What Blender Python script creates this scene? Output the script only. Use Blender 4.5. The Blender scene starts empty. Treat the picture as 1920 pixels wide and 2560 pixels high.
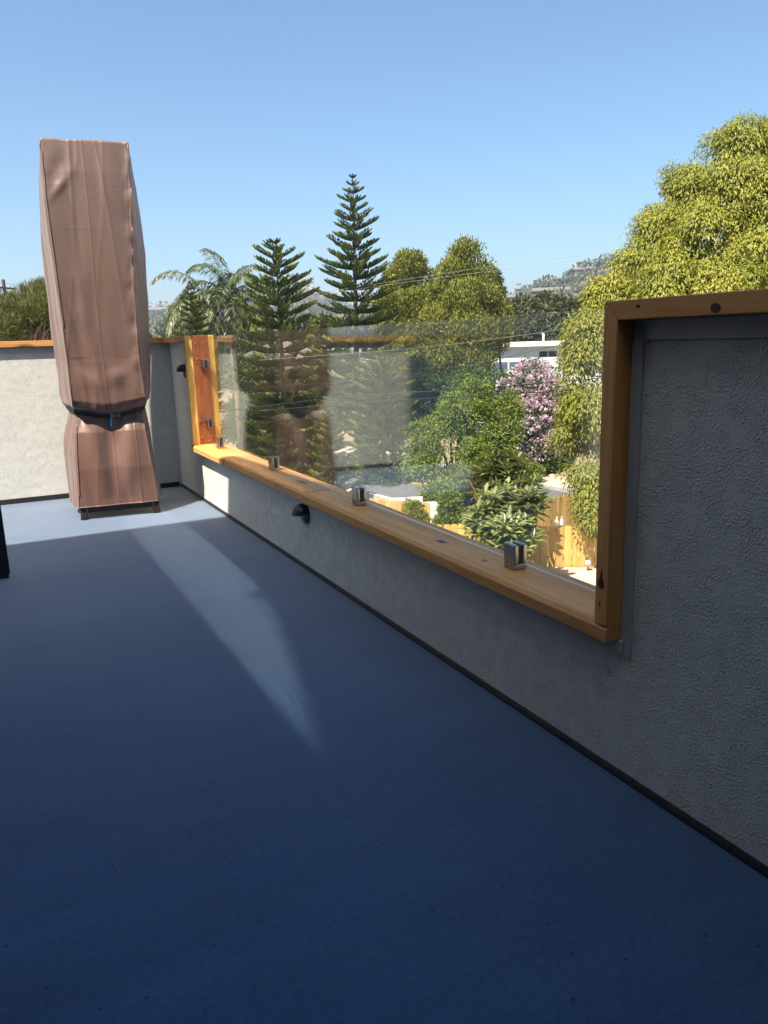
import bpy, bmesh, math, random
import numpy as np
from mathutils import Vector, Matrix, Euler, noise

C = bpy.context.scene
COL = C.collection
random.seed(7)
RNG = np.random.default_rng(7)
R = math.radians

# ---------------------------------------------------------------- camera
YAW, PITCH, ROLL, FPX = 0.46867, -0.22072, -0.03025, 1915.2
EYE = Vector((0.0, 0.0, 1.0))
_cy, _sy = math.cos(YAW), math.sin(YAW)
_f = Vector((_sy*math.cos(PITCH), _cy*math.cos(PITCH), math.sin(PITCH)))
_r0 = Vector((_cy, -_sy, 0)); _u0 = _r0.cross(_f)
_r = _r0*math.cos(ROLL) + _u0*math.sin(ROLL)
_u = -_r0*math.sin(ROLL) + _u0*math.cos(ROLL)
cam = bpy.data.cameras.new('camera')
cam.sensor_width = 36.0
cam.lens = FPX/2560*36.0
cam.clip_start = 0.02
cam.clip_end = 6000
cam_ob = bpy.data.objects.new('camera', cam)
COL.objects.link(cam_ob)
m = Matrix((_r, _u, -_f)).transposed().to_4x4()
m.translation = EYE
cam_ob.matrix_world = m
C.camera = cam_ob

# ---------------------------------------------------------------- sky and sun
SUN_V = Vector((0.568, 0.30, -1.0)).normalized()          # the way the light travels
SUN_EL = math.asin(-SUN_V.z)
SUN_AZ = math.atan2(-SUN_V.x, -SUN_V.y)
W = bpy.data.worlds.new('World'); C.world = W
W.use_nodes = True
nt = W.node_tree
bg = nt.nodes['Background']
sky = nt.nodes.new('ShaderNodeTexSky')
sky.sky_type = 'NISHITA'
sky.sun_disc = False
sky.sun_elevation = SUN_EL
sky.sun_rotation = SUN_AZ % (2*math.pi)
sky.altitude = 100
sky.air_density = 1.0
sky.dust_density = 2.0
sky.ozone_density = 6.0
wb = nt.nodes.new('ShaderNodeMix'); wb.data_type = 'RGBA'; wb.blend_type = 'MULTIPLY'; wb.clamp_result = False
wb.inputs[0].default_value = 1.0; wb.inputs[7].default_value = (0.965, 1.065, 1.03, 1)      # the camera's white balance, the same all over the sky
nt.links.new(sky.outputs[0], wb.inputs[6]); nt.links.new(wb.outputs[2], bg.inputs[0])
bg.inputs[1].default_value = 0.070

sl = bpy.data.lights.new('sun', 'SUN')
sl.energy = 5.0
sl.angle = R(0.53)
sl.color = (1.0, 0.89, 0.74)
so = bpy.data.objects.new('sun', sl); COL.objects.link(so)
so.rotation_euler = SUN_V.to_track_quat('-Z', 'Y').to_euler()
so.location = (-6, -3, 12)

C.view_settings.view_transform = 'Standard'
C.view_settings.look = 'None'
C.view_settings.gamma = 1.0
C.view_settings.use_curve_mapping = False
C.view_settings.exposure = 1.5
cy = C.cycles
cy.use_denoising = True
cy.denoiser = 'OPENIMAGEDENOISE'
cy.max_bounces = 8
cy.diffuse_bounces = 4
cy.glossy_bounces = 4
cy.transmission_bounces = 6
cy.transparent_max_bounces = 12
cy.blur_glossy = 0.0
cy.use_guiding = True
cy.use_surface_guiding = True
cy.surface_guiding_probability = 0.6
cy.sample_clamp_indirect = 0.0

# ---------------------------------------------------------------- helpers
def at(px, py, dist):
    """the point seen at pixel (px, py) of a 1659 x 2212 view, dist metres away on the level"""
    x = (px*1.15738 - 960)/FPX; y = -(py*1.15738 - 1280)/FPX
    d = _r*x + _u*y + _f
    k = dist/math.hypot(d.x, d.y)
    return EYE + d*k

def azp(az, dist, z):
    a = R(az)
    return Vector((math.sin(a)*dist, math.cos(a)*dist, z))

def tag(o, label=None, cat=None, group=None, kind=None):
    if label: o['label'] = label
    if cat: o['category'] = cat
    if group: o['group'] = group
    if kind: o['kind'] = kind
    return o

def thing(name, label, cat, loc=(0, 0, 0), rz=0.0, group=None):
    o = bpy.data.objects.new(name, None); COL.objects.link(o)
    o.empty_display_size = 0.1
    o.location = loc; o.rotation_euler = (0, 0, rz)
    return tag(o, label, cat, group)

def link(name, me, mat=None, parent=None):
    o = bpy.data.objects.new(name, me); COL.objects.link(o)
    if mat is not None and len(me.materials) == 0:
        me.materials.append(mat)
    if parent is not None: o.parent = parent
    return o

class MB:
    """collects vertices and faces of one mesh"""
    def __init__(s): s.v = []; s.f = []; s.at = []
    def add(s, v, f):
        b = len(s.v); s.v.extend([tuple(p) for p in v]); s.f.extend([tuple(i+b for i in q) for q in f])
    def box(s, x0, x1, y0, y1, z0, z1):
        s.add([(x0,y0,z0),(x1,y0,z0),(x1,y1,z0),(x0,y1,z0),(x0,y0,z1),(x1,y0,z1),(x1,y1,z1),(x0,y1,z1)],
              [(0,3,2,1),(4,5,6,7),(0,1,5,4),(1,2,6,5),(2,3,7,6),(3,0,4,7)])
    def prism(s, prof, axis, a, b):
        """profile of (u, v) pairs swept along an axis ('x': u=y v=z, 'y': u=x v=z, 'z': u=x v=y)"""
        n = len(prof)
        def P(u, v, w):
            return {'x': (w, u, v), 'y': (u, w, v), 'z': (u, v, w)}[axis]
        s.add([P(u, v, a) for u, v in prof] + [P(u, v, b) for u, v in prof],
              [tuple(range(n))[::-1], tuple(range(n, 2*n))] + [(i, (i+1) % n, (i+1) % n+n, i+n) for i in range(n)])
    def tube(s, pts, rad, n=6, cap=True):
        pts = [Vector(p) for p in pts]
        if not hasattr(rad, '__len__'): rad = [rad]*len(pts)
        vs = []; fs = []
        up = None
        for i, p in enumerate(pts):
            d = (pts[min(i+1, len(pts)-1)] - pts[max(i-1, 0)])
            d = d.normalized() if d.length > 1e-9 else Vector((0, 0, 1))
            if up is None:
                up = d.orthogonal().normalized()
            up = (up - d*up.dot(d))
            up = up.normalized() if up.length > 1e-6 else d.orthogonal().normalized()
            w = d.cross(up)
            for k in range(n):
                a = 2*math.pi*k/n
                vs.append(p + (up*math.cos(a) + w*math.sin(a))*rad[i])
        for i in range(len(pts)-1):
            for k in range(n):
                k2 = (k+1) % n
                fs.append((i*n+k, i*n+k2, (i+1)*n+k2, (i+1)*n+k))
        if cap:
            fs.append(tuple(range(n))[::-1]); fs.append(tuple(range((len(pts)-1)*n, len(pts)*n)))
        s.add(vs, fs)
    def lathe(s, prof, n=16, c=(0, 0, 0)):
        vs = []; fs = []
        for r_, z in prof:
            for k in range(n):
                a = 2*math.pi*k/n
                vs.append((c[0]+r_*math.cos(a), c[1]+r_*math.sin(a), c[2]+z))
        for i in range(len(prof)-1):
            for k in range(n):
                k2 = (k+1) % n
                fs.append((i*n+k, i*n+k2, (i+1)*n+k2, (i+1)*n+k))
        fs.append(tuple(range(n))[::-1]); fs.append(tuple(range((len(prof)-1)*n, len(prof)*n)))
        s.add(vs, fs)
    def mesh(s, name, bevel=0.0, smooth=False, seg=2):
        me = bpy.data.meshes.new(name)
        me.from_pydata(s.v, [], s.f); me.update()
        bm = bmesh.new(); bm.from_mesh(me)
        bmesh.ops.recalc_face_normals(bm, faces=bm.faces)
        if bevel > 0:
            bmesh.ops.bevel(bm, geom=list(bm.edges), offset=bevel, segments=seg, affect='EDGES', profile=0.5)
        bm.to_mesh(me); bm.free()
        if smooth:
            me.polygons.foreach_set('use_smooth', [True]*len(me.polygons))
        return me
    def build(s, name, mat, parent=None, bevel=0.0, smooth=False, seg=2):
        return link(name, s.mesh(name, bevel, smooth, seg), mat, parent)

# ---------------------------------------------------------------- materials
def mat(name):
    M = bpy.data.materials.new(name); M.use_nodes = True
    n = M.node_tree; b = n.nodes['Principled BSDF']
    return M, n, b
def N(n, t, **kw):
    o = n.nodes.new(t)
    for k, v in kw.items():
        if k in ('op',): o.operation = v
        else: setattr(o, k, v)
    return o
def ramp(n, src, stops):
    r_ = n.nodes.new('ShaderNodeValToRGB')
    e = r_.color_ramp.elements
    while len(e) > 1: e.remove(e[-1])
    e[0].position = stops[0][0]; e[0].color = (*stops[0][1], 1)
    for p, c in stops[1:]:
        k = e.new(p); k.color = (*c, 1)
    n.links.new(src, r_.inputs[0])
    return r_.outputs[0]
def coords(n, scale=(1, 1, 1), kind='Object'):
    tc = N(n, 'ShaderNodeTexCoord'); mp = N(n, 'ShaderNodeMapping')
    mp.inputs['Scale'].default_value = scale
    n.links.new(tc.outputs[kind], mp.inputs[0])
    return mp.outputs[0]
def tnoise(n, co, scale, detail=4, rough=0.55, dist=0.0):
    t = N(n, 'ShaderNodeTexNoise')
    t.inputs['Scale'].default_value = scale; t.inputs['Detail'].default_value = detail
    t.inputs['Roughness'].default_value = rough; t.inputs['Distortion'].default_value = dist
    n.links.new(co, t.inputs['Vector'])
    return t.outputs[0]
def bump(n, b, h, strength=0.5, dist=0.01, prev=None):
    k = N(n, 'ShaderNodeBump')
    k.inputs['Strength'].default_value = strength; k.inputs['Distance'].default_value = dist
    n.links.new(h, k.inputs['Height'])
    if prev: n.links.new(prev, k.inputs['Normal'])
    if b: n.links.new(k.outputs[0], b.inputs['Normal'])
    return k.outputs[0]
def mathn(n, op, a, b=None, c=None):
    k = N(n, 'ShaderNodeMath'); k.operation = op
    for i, v in enumerate((a, b, c)):
        if v is None: continue
        if isinstance(v, (int, float)): k.inputs[i].default_value = v
        else: n.links.new(v, k.inputs[i])
    return k.outputs[0]
def mixc(n, fac, a, b, blend='MIX'):
    k = N(n, 'ShaderNodeMix'); k.data_type = 'RGBA'; k.blend_type = blend
    for i, v in ((0, fac), (6, a), (7, b)):
        if isinstance(v, (int, float)): k.inputs[i].default_value = v
        elif isinstance(v, tuple): k.inputs[i].default_value = (*v, 1)
        else: n.links.new(v, k.inputs[i])
    return k.outputs[2]
def plain(name, col, rough=0.6, metal=0.0, spec=0.5, var=0.0, vs=20.0, bmp=0.0, bs=60.0):
    M, n, b = mat(name)
    b.inputs['Roughness'].default_value = rough; b.inputs['Metallic'].default_value = metal
    b.inputs['Specular IOR Level'].default_value = spec
    b.inputs['Base Color'].default_value = (*col, 1)
    if var > 0:
        co = coords(n)
        f = tnoise(n, co, vs)
        n.links.new(ramp(n, f, [(0.3, tuple(c*(1-var) for c in col)), (0.7, tuple(min(1, c*(1+var)) for c in col))]), b.inputs['Base Color'])
    if bmp > 0:
        co = coords(n)
        bump(n, b, tnoise(n, co, bs), bmp, 0.01)
    return M

def stucco_mat(name, col, coarse=1.0):
    M, n, b = mat(name)
    co = coords(n)
    big = tnoise(n, co, 1.6, 3)
    c1 = tuple(c*0.93 for c in col)
    base = ramp(n, big, [(0.3, c1), (0.7, col)])
    fine = tnoise(n, co, 90, 3)
    base = mixc(n, 0.25, base, ramp(n, fine, [(0.35, tuple(c*0.8 for c in col)), (0.65, tuple(min(1, c*1.08) for c in col))]))
    n.links.new(base, b.inputs['Base Color'])
    b.inputs['Roughness'].default_value = 0.92
    b.inputs['Specular IOR Level'].default_value = 0.2
    # sand float finish: rounded lumps with worn flats between them
    l1 = tnoise(n, co, 200/coarse, 2, 0.5, 0.15)
    l1 = ramp(n, l1, [(0.46, (0, 0, 0)), (0.56, (0.5,)*3), (0.68, (1,)*3)])
    l2 = tnoise(n, co, 420/coarse, 3, 0.6)
    pat = ramp(n, tnoise(n, co, 22, 3, 0.6), [(0.36, (0.15,)*3), (0.62, (1,)*3)])
    h = mathn(n, 'ADD', mathn(n, 'MULTIPLY', l1, pat), mathn(n, 'MULTIPLY', l2, 0.4))
    wave = tnoise(n, co, 5, 2)
    p = bump(n, None, wave, 0.25, 0.03)
    bump(n, b, h, 1.0, 0.0031*coarse, p)
    return M
STUCCO = stucco_mat('stucco cream', (0.61, 0.61, 0.565), 1.0)

def wood_mat(name, cols, along='y', knots=True, rough=0.55, gs=1.0, heart=False):
    M, n, b = mat(name)
    tc = N(n, 'ShaderNodeTexCoord')
    oi = N(n, 'ShaderNodeObjectInfo')
    off = N(n, 'ShaderNodeVectorMath'); off.operation = 'MULTIPLY_ADD'
    off.inputs[1].default_value = (1, 1, 1)
    comb = N(n, 'ShaderNodeCombineXYZ')
    for i in range(3): n.links.new(mathn(n, 'MULTIPLY', oi.outputs['Random'], 7.0+3*i), comb.inputs[i])
    n.links.new(tc.outputs['Object'], off.inputs[0]); n.links.new(comb.outputs[0], off.inputs[2])
    mp = N(n, 'ShaderNodeMapping')
    sc = {'x': (0.06, 1, 1), 'y': (1, 0.06, 1), 'z': (1, 1, 0.06)}[along]
    mp.inputs['Scale'].default_value = sc
    n.links.new(off.outputs[0], mp.inputs[0])
    co = mp.outputs[0]
    g = tnoise(n, co, 34*gs, 6, 0.6, 0.8)
    g2 = tnoise(n, co, 150*gs, 4, 0.6)
    gg = mathn(n, 'ADD', mathn(n, 'MULTIPLY', g, 0.72), mathn(n, 'MULTIPLY', g2, 0.28))
    col = ramp(n, gg, [(0.30, cols[0]), (0.47, cols[1]), (0.62, cols[2])])
    big = tnoise(n, off.outputs[0], 2.2, 3)
    col = mixc(n, mathn(n, 'MULTIPLY', big, 0.35), col, tuple(c*0.8 for c in cols[1]))
    if knots:
        vo = N(n, 'ShaderNodeTexVoronoi'); vo.inputs['Scale'].default_value = 1.0
        mk = N(n, 'ShaderNodeMapping')
        mk.inputs['Scale'].default_value = {'x': (2.0, 7, 7), 'y': (7, 2.0, 7), 'z': (7, 7, 2.0)}[along]
        n.links.new(off.outputs[0], mk.inputs[0]); n.links.new(mk.outputs[0], vo.inputs['Vector'])
        kf = ramp(n, vo.outputs['Distance'], [(0.045, (1,)*3), (0.10, (0.55,)*3), (0.16, (0,)*3)])
        col = mixc(n, kf, col, tuple(c*0.16 for c in cols[1]))
    hv = N(n, 'ShaderNodeHueSaturation'); n.links.new(col, hv.inputs['Color'])
    n.links.new(mathn(n, 'MULTIPLY_ADD', oi.outputs['Random'], 0.40 if heart else 0.16, 0.80 if heart else 0.92), hv.inputs['Value'])
    n.links.new(hv.outputs[0], b.inputs['Base Color'])
    b.inputs['Roughness'].default_value = rough
    b.inputs['Specular IOR Level'].default_value = 0.3
    bump(n, b, gg, 0.25, 0.002)
    return M
CEDAR = ((0.44, 0.180, 0.050), (0.58, 0.270, 0.080), (0.68, 0.360, 0.120))
WOOD_X = wood_mat('cedar along x', CEDAR, 'x')
WOOD_Y = wood_mat('cedar along y', CEDAR, 'y')
WOOD_Z = wood_mat('cedar along z', CEDAR, 'z')

def deck_mat():
    M, n, b = mat('deck coating')
    co = coords(n)
    big = tnoise(n, co, 0.9, 4, 0.6)
    st = N(n, 'ShaderNodeMapping'); st.inputs['Scale'].default_value = (0.7, 5.5, 1)
    tc = N(n, 'ShaderNodeTexCoord'); n.links.new(tc.outputs['Object'], st.inputs[0])
    streak = tnoise(n, st.outputs[0], 1.3, 4, 0.6)
    f = mathn(n, 'ADD', mathn(n, 'MULTIPLY', tnoise(n, co, 2.6, 6, 0.7), 0.5), mathn(n, 'MULTIPLY', streak, 0.5))
    base = ramp(n, f, [(0.39, (0.016, 0.052, 0.124)), (0.5, (0.030, 0.080, 0.172)), (0.61, (0.046, 0.106, 0.212))])
    fine = tnoise(n, co, 420, 2, 0.5)
    base = mixc(n, 0.30, base, ramp(n, fine, [(0.3, (0.011, 0.038, 0.095)), (0.7, (0.056, 0.130, 0.265))]))
    base = mixc(n, 0.35, base, ramp(n, tnoise(n, co, 75, 4, 0.7), [(0.32, (0.008, 0.028, 0.08)), (0.68, (0.056, 0.130, 0.265))]))
    sp = N(n, 'ShaderNodeTexVoronoi'); sp.inputs['Scale'].default_value = 24
    n.links.new(co, sp.inputs['Vector'])
    wn = N(n, 'ShaderNodeTexWhiteNoise'); n.links.new(sp.outputs['Position'], wn.inputs[0])
    dot = mathn(n, 'LESS_THAN', sp.outputs['Distance'], mathn(n, 'MULTIPLY', mathn(n, 'GREATER_THAN', wn.outputs[0], 0.50), 0.080))
    base = mixc(n, dot, base, (0.012, 0.014, 0.022))
    sp2 = N(n, 'ShaderNodeTexVoronoi'); sp2.inputs['Scale'].default_value = 7
    n.links.new(co, sp2.inputs['Vector'])
    wn2 = N(n, 'ShaderNodeTexWhiteNoise'); n.links.new(sp2.outputs['Position'], wn2.inputs[0])
    dot2 = mathn(n, 'LESS_THAN', sp2.outputs['Distance'], mathn(n, 'MULTIPLY', mathn(n, 'GREATER_THAN', wn2.outputs[0], 0.9), 0.022))
    base = mixc(n, dot2, base, (0.62, 0.62, 0.60))
    n.links.new(base, b.inputs['Base Color'])
    b.inputs['Roughness'].default_value = 0.72
    b.inputs['Specular IOR Level'].default_value = 0.2
    b.inputs['Sheen Weight'].default_value = 0.85
    b.inputs['Sheen Roughness'].default_value = 0.43
    b.inputs['Sheen Tint'].default_value = (1.0, 0.97, 0.86, 1)
    h = mathn(n, 'ADD', fine, mathn(n, 'MULTIPLY', tnoise(n, co, 110, 3), 1.0))
    bump(n, b, h, 0.5, 0.0016)
    return M
DECK = deck_mat()
BLACKRUB = plain('black sealant', (0.012, 0.012, 0.014), 0.55, bmp=0.4, bs=80)
FLASH = plain('grey painted metal strip', (0.40, 0.40, 0.38), 0.45, var=0.06)
BLACKMET = plain('black powder coat', (0.012, 0.012, 0.014), 0.38, spec=0.5, bmp=0.06, bs=300)
CHROME = plain('brushed steel', (0.40, 0.385, 0.36), 0.27, 1.0)
STEEL_HEAD = plain('screw head', (0.30, 0.28, 0.26), 0.35, 1.0)

def glass_mat():
    M = bpy.data.materials.new('clear glass'); M.use_nodes = True
    n = M.node_tree; n.nodes.clear()
    out = N(n, 'ShaderNodeOutputMaterial')
    tr = N(n, 'ShaderNodeBsdfTransparent'); tr.inputs[0].default_value = (0.985, 0.995, 0.985, 1)
    gl = N(n, 'ShaderNodeBsdfGlossy'); gl.inputs['Roughness'].default_value = 0.05
    gl.inputs[0].default_value = (0.97, 1.0, 0.985, 1)
    fr = N(n, 'ShaderNodeFresnel'); fr.inputs[0].default_value = 1.64
    mx = N(n, 'ShaderNodeMixShader')
    geo = N(n, 'ShaderNodeNewGeometry')
    # facing both ways: same reflectance from inside and outside
    lw = N(n, 'ShaderNodeFresnel'); lw.inputs[0].default_value = 1.0/1.64
    m2 = N(n, 'ShaderNodeMix'); m2.data_type = 'FLOAT'
    n.links.new(geo.outputs['Backfacing'], m2.inputs[0])
    n.links.new(fr.outputs[0], m2.inputs[2]); n.links.new(lw.outputs[0], m2.inputs[3])
    n.links.new(m2.outputs[0], mx.inputs[0])
    n.links.new(tr.outputs[0], mx.inputs[1]); n.links.new(gl.outputs[0], mx.inputs[2])
    n.links.new(mx.outputs[0], out.inputs[0])
    return M
GLASS = glass_mat()

# ---------------------------------------------------------------- deck and parapets
WX = 1.186          # inner face of the right-hand parapet
HC = 1.063          # top of the coping
BT = 0.038          # board thickness
CX0, CX1 = 1.138, 1.322
SILL = 0.374
YN, YF = 1.190, 4.968      # the opening
def yb(x): return 5.634 - 0.023*x      # inner face of the back parapet
XL = -2.0

d = MB()
d.add([(XL-6, -9, 0), (1.40, -9, 0), (1.40, 5.75, 0), (XL-6, 5.95, 0)], [(0, 1, 2, 3)])
d.box(XL-6, 1.38, -9, 5.72, -0.25, -0.004)
deck = d.build('deck', DECK)
tag(deck, 'smooth grey blue coated roof deck, partly in deep shade', 'deck', kind='structure')

# right-hand parapet: tall near part, low part under the glass, tall far part
rw = thing('parapet_wall', 'stucco parapet wall with glazed opening, low wooden sill and wood coping', 'wall', (WX, 3, 0))
rw.location = (0, 0, 0)
b = MB()
x1 = WX + 0.09
prof = [(-3.0, -0.2), (5.606, -0.2), (5.606, HC-BT), (YF, HC-BT), (YF, SILL-BT), (YN, SILL-BT), (YN, HC-BT), (-3.0, HC-BT)]
b.prism(prof, 'x', WX, x1)
bm_body = b.build('stucco_body', STUCCO, rw)
def sill_prof(x0, x1_, z0, z1, ch=0.007):
    return [(x0, z0), (x1_, z0), (x1_, z1-ch), (x1_-ch, z1), (x0+ch*1.6, z1), (x0, z1-ch*1.3)]
# sill boards: three pieces butted together, the far one a little proud
for (ya, yc, dx, dz) in ((YN, 3.02, 0.0, 0.0), (3.023, 4.235, 0.004, 0.0015), (4.238, YF, -0.008, 0.001)):
    b = MB(); b.prism(sill_prof(CX0+dx, CX1, SILL-BT+dz, SILL+dz), 'y', ya, yc)
    b.build('sill_board', WOOD_Y, rw, bevel=0.0012, seg=1)
# far end board, redwood heart with pale sap edges
def post_mat():
    M, n, b_ = mat('redwood heart board')
    tc = N(n, 'ShaderNodeTexCoord'); sep = N(n, 'ShaderNodeSeparateXYZ')
    n.links.new(tc.outputs['Object'], sep.inputs[0])
    mp = N(n, 'ShaderNodeMapping'); mp.inputs['Scale'].default_value = (1, 1, 0.07)
    n.links.new(tc.outputs['Object'], mp.inputs[0])
    g = tnoise(n, mp.outputs[0], 70, 6, 0.62, 1.2)
    g2 = tnoise(n, mp.outputs[0], 12, 3, 0.5, 1.0)
    heart = ramp(n, g, [(0.28, (0.10, 0.024, 0.009)), (0.44, (0.205, 0.062, 0.022)), (0.66, (0.28, 0.100, 0.038))])
    sap = ramp(n, g, [(0.30, (0.54, 0.30, 0.06)), (0.6, (0.66, 0.41, 0.11))])
    # cathedral grain in the middle
    w = mathn(n, 'ADD', sep.outputs[0], mathn(n, 'MULTIPLY', mathn(n, 'SUBTRACT', g2, 0.5), 0.018))
    left = mathn(n, 'LESS_THAN', w, CX0+0.042)
    right = mathn(n, 'GREATER_THAN', w, CX1-0.036)
    f = mathn(n, 'MAXIMUM', left, right)
    col = mixc(n, f, heart, sap)
    n.links.new(col, b_.inputs['Base Color'])
    b_.inputs['Roughness'].default_value = 0.42
    b_.inputs['Specular IOR Level'].default_value = 0.4
    bump(n, b_, g, 0.3, 0.002)
    return M
b = MB(); b.box(CX0, CX1, YF-BT, YF, SILL+0.0015, HC)
pb = b.build('end_board', post_mat(), rw, bevel=0.002)
pb['label'] = 'reddish heartwood end board with yellow sapwood edges'
# screw heads in the end board
for (sx, sz) in ((0.045, 0.655), (0.135, 0.655), (0.06, 0.64), (0.115, 0.645), (0.068, 0.545), (0.05, 0.52), (0.13, 0.545), (0.055, 0.155), (0.125, 0.155), (0.06, 0.05), (0.12, 0.052), (0.10, 0.022)):
    b = MB(); b.tube([(CX0+sx, YF-BT-0.003, SILL+sz), (CX0+sx, YF-BT+0.004, SILL+sz)], 0.0048, 8)
    b.build('screw_head', plain('copper screw', (0.55, 0.30, 0.18), 0.4, 0.6) if sx == 0.045 and sz == 0.655 else bpy.data.materials['copper screw'], rw)
# near end board and near coping, mitred at the corner
b = MB()
b.add([(CX0, YN, SILL), (CX0, YN+BT, SILL), (CX0, YN+BT, HC), (CX0, YN, HC-BT),
       (CX1, YN, SILL), (CX1, YN+BT, SILL), (CX1, YN+BT, HC), (CX1, YN, HC-BT)],
      [(0, 1, 2, 3), (7, 6, 5, 4), (0, 4, 5, 1), (1, 5, 6, 2), (2, 6, 7, 3), (3, 7, 4, 0)])
b.build('end_board', WOOD_Z, rw, bevel=0.002)
b = MB()
e = 0.0012
b.add([(CX0, YN+BT-e, HC+e*0), (CX0, YN-e, HC-BT), (CX0, -3, HC-BT), (CX0, -3, HC),
       (CX1, YN+BT-e, HC), (CX1, YN-e, HC-BT), (CX1, -3, HC-BT), (CX1, -3, HC)],
      [(0, 1, 2, 3), (7, 6, 5, 4), (0, 4, 5, 1), (1, 5, 6, 2), (2, 6, 7, 3), (3, 7, 4, 0)])
b.build('coping_board', WOOD_Y, rw, bevel=0.002)
# far coping from the end board to the corner, mitred into the back coping
b = MB()
yi = yb(CX0)-0.026
b.add([(CX0, YF, HC-BT), (CX1, YF, HC-BT), (CX1, yi+0.184, HC-BT), (CX0, yi, HC-BT),
       (CX0, YF, HC), (CX1, YF, HC), (CX1, yi+0.184, HC), (CX0, yi, HC)],
      [(0, 3, 2, 1), (4, 5, 6, 7), (0, 1, 5, 4), (1, 2, 6, 5), (2, 3, 7, 6), (3, 0, 4, 7)])
b.build('coping_board', WOOD_Y, rw, bevel=0.0015)
KNOT = plain('wood knot', (0.045, 0.018, 0.008), 0.6, var=0.5, vs=60)
def knot(plane, c, rx, rz, tail=0.0):
    k = MB(); vs = []
    for i in range(18):
        a = 2*math.pi*i/18; e_ = 1+0.08*math.sin(2*a+1)
        u_, v_ = rx*math.cos(a)*e_, rz*math.sin(a)*e_
        if tail and abs(i-4.5) < 1: v_ += tail; u_ *= 0.4
        vs.append((u_, v_))
    if plane == 'x': pts = [(c[0], c[1]+u_, c[2]+v_) for u_, v_ in vs]; dx_ = (0.003, 0, 0)
    k.add([(p[0]-0.0006, p[1], p[2]) for p in pts]+[(p[0]+0.002, p[1], p[2]) for p in pts], [tuple(range(18)), tuple(range(18, 36))[::-1]]+[(i, (i+1) % 18, (i+1) % 18+18, i+18) for i in range(18)])
    return k.build('knot', KNOT, rw)
knot('x', (CX0, YN+0.020, 0.468), 0.0085, 0.013, 0.020)
knot('x', (CX0, YN+0.022, 0.42), 0.0014, 0.008)
knot('x', (CX0, 0.955, HC-0.026), 0.010, 0.009)
knot('x', (CX0, 1.135, HC-0.014), 0.005, 0.0035)
knot('x', (CX0, 3.35, SILL-0.022), 0.006, 0.004)
INK = plain('purple crayon', (0.10, 0.06, 0.30), 0.7)
k = MB(); k.tube([(1.215+0.014*math.sin(i*2.3), 1.98+0.006*i, SILL+0.0006) for i in range(9)], 0.0011, 4); k.build('ink_mark', INK, rw)
k = MB(); k.tube([(1.205+0.008*math.sin(i*2.0), 1.745+0.004*i, SILL+0.0006) for i in range(6)], 0.0009, 4); k.build('ink_mark', INK, rw)
for (mx_, my_) in ((1.19, 2.45), (1.24, 2.52), (1.18, 2.95), (1.25, 3.2), (1.20, 1.86), (1.29, 1.93)):
    k = MB(); k.tube([(mx_, my_, SILL+0.0005), (mx_+0.004, my_+0.014, SILL+0.0005)], 0.0008, 4); k.build('scratch', KNOT, rw)
# flashing strips
fx0, fx1 = WX-0.006, WX+0.004
b = MB(); b.box(fx0, fx1, YN-0.030, YN-0.001, SILL-BT-0.034, HC-BT-0.042); b.build('flashing_strip', FLASH, rw, bevel=0.001, seg=1)
b = MB(); b.box(fx0, fx1, -3, YN-0.036, HC-BT-0.040, HC-BT-0.001); b.build('flashing_strip', FLASH, rw, bevel=0.001, seg=1)
b = MB(); b.box(fx0-0.004, fx1, YN-0.012, 4.03, SILL-BT-0.030, SILL-BT-0.001); b.build('flashing_strip', FLASH, rw, bevel=0.001, seg=1)
b = MB(); b.box(fx0-0.008, fx1, 4.034, 4.90, SILL-BT-0.024, SILL-BT-0.001); b.build('flashing_strip', FLASH, rw, bevel=0.001, seg=1)
b = MB(); b.box(fx0, fx1, YF+0.002, yb(WX)-0.004, HC-BT-0.034, HC-BT-0.001); b.build('flashing_strip', FLASH, rw, bevel=0.001, seg=1)
b = MB(); b.box(fx0-0.003, fx1, YF-0.024, YF-0.001, SILL+0.005, HC-0.15); b.build('trim_strip', plain('white trim', (0.75, 0.74, 0.70), 0.6), rw, bevel=0.001, seg=1)
# black sealant cove at the foot of the wall
b = MB()
b.prism([(WX-0.009, 0.001), (WX+0.004, 0.001), (WX+0.004, 0.019), (WX-0.004, 0.018), (WX-0.007, 0.011)], 'y', -3, yb(WX)-0.010)
b.build('base_strip', BLACKRUB, rw)

# back parapet
bw = thing('parapet_wall', 'sunlit cream stucco parapet behind the covered heater, capped with golden wood', 'wall')
b = MB()
XR = 1.276
b.add([(XL-3, yb(XL-3), -0.2), (XR, yb(XR), -0.2), (XR, yb(XR)+0.09, -0.2), (XL-3, yb(XL-3)+0.09, -0.2),
       (XL-3, yb(XL-3), HC-BT), (XR, yb(XR), HC-BT), (XR, yb(XR)+0.09, HC-BT), (XL-3, yb(XL-3)+0.09, HC-BT)],
      [(0, 3, 2, 1), (4, 5, 6, 7), (0, 1, 5, 4), (1, 2, 6, 5), (2, 3, 7, 6), (3, 0, 4, 7)])
b.build('stucco_body', STUCCO, bw)
def along_back(xa, xc, o0, o1, z0, z1, xc1=None):
    """a bar that follows the back wall; o0/o1 distance in front of/behind its face"""
    xc1 = xc if xc1 is None else xc1
    k = MB()
    k.add([(xa, yb(xa)+o0, z0), (xc, yb(xc)+o0, z0), (xc1, yb(xc1)+o1, z0), (xa, yb(xa)+o1, z0),
           (xa, yb(xa)+o0, z1), (xc, yb(xc)+o0, z1), (xc1, yb(xc1)+o1, z1), (xa, yb(xa)+o1, z1)],
          [(0, 3, 2, 1), (4, 5, 6, 7), (0, 1, 5, 4), (1, 2, 6, 5), (2, 3, 7, 6), (3, 0, 4, 7)])
    return k
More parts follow.
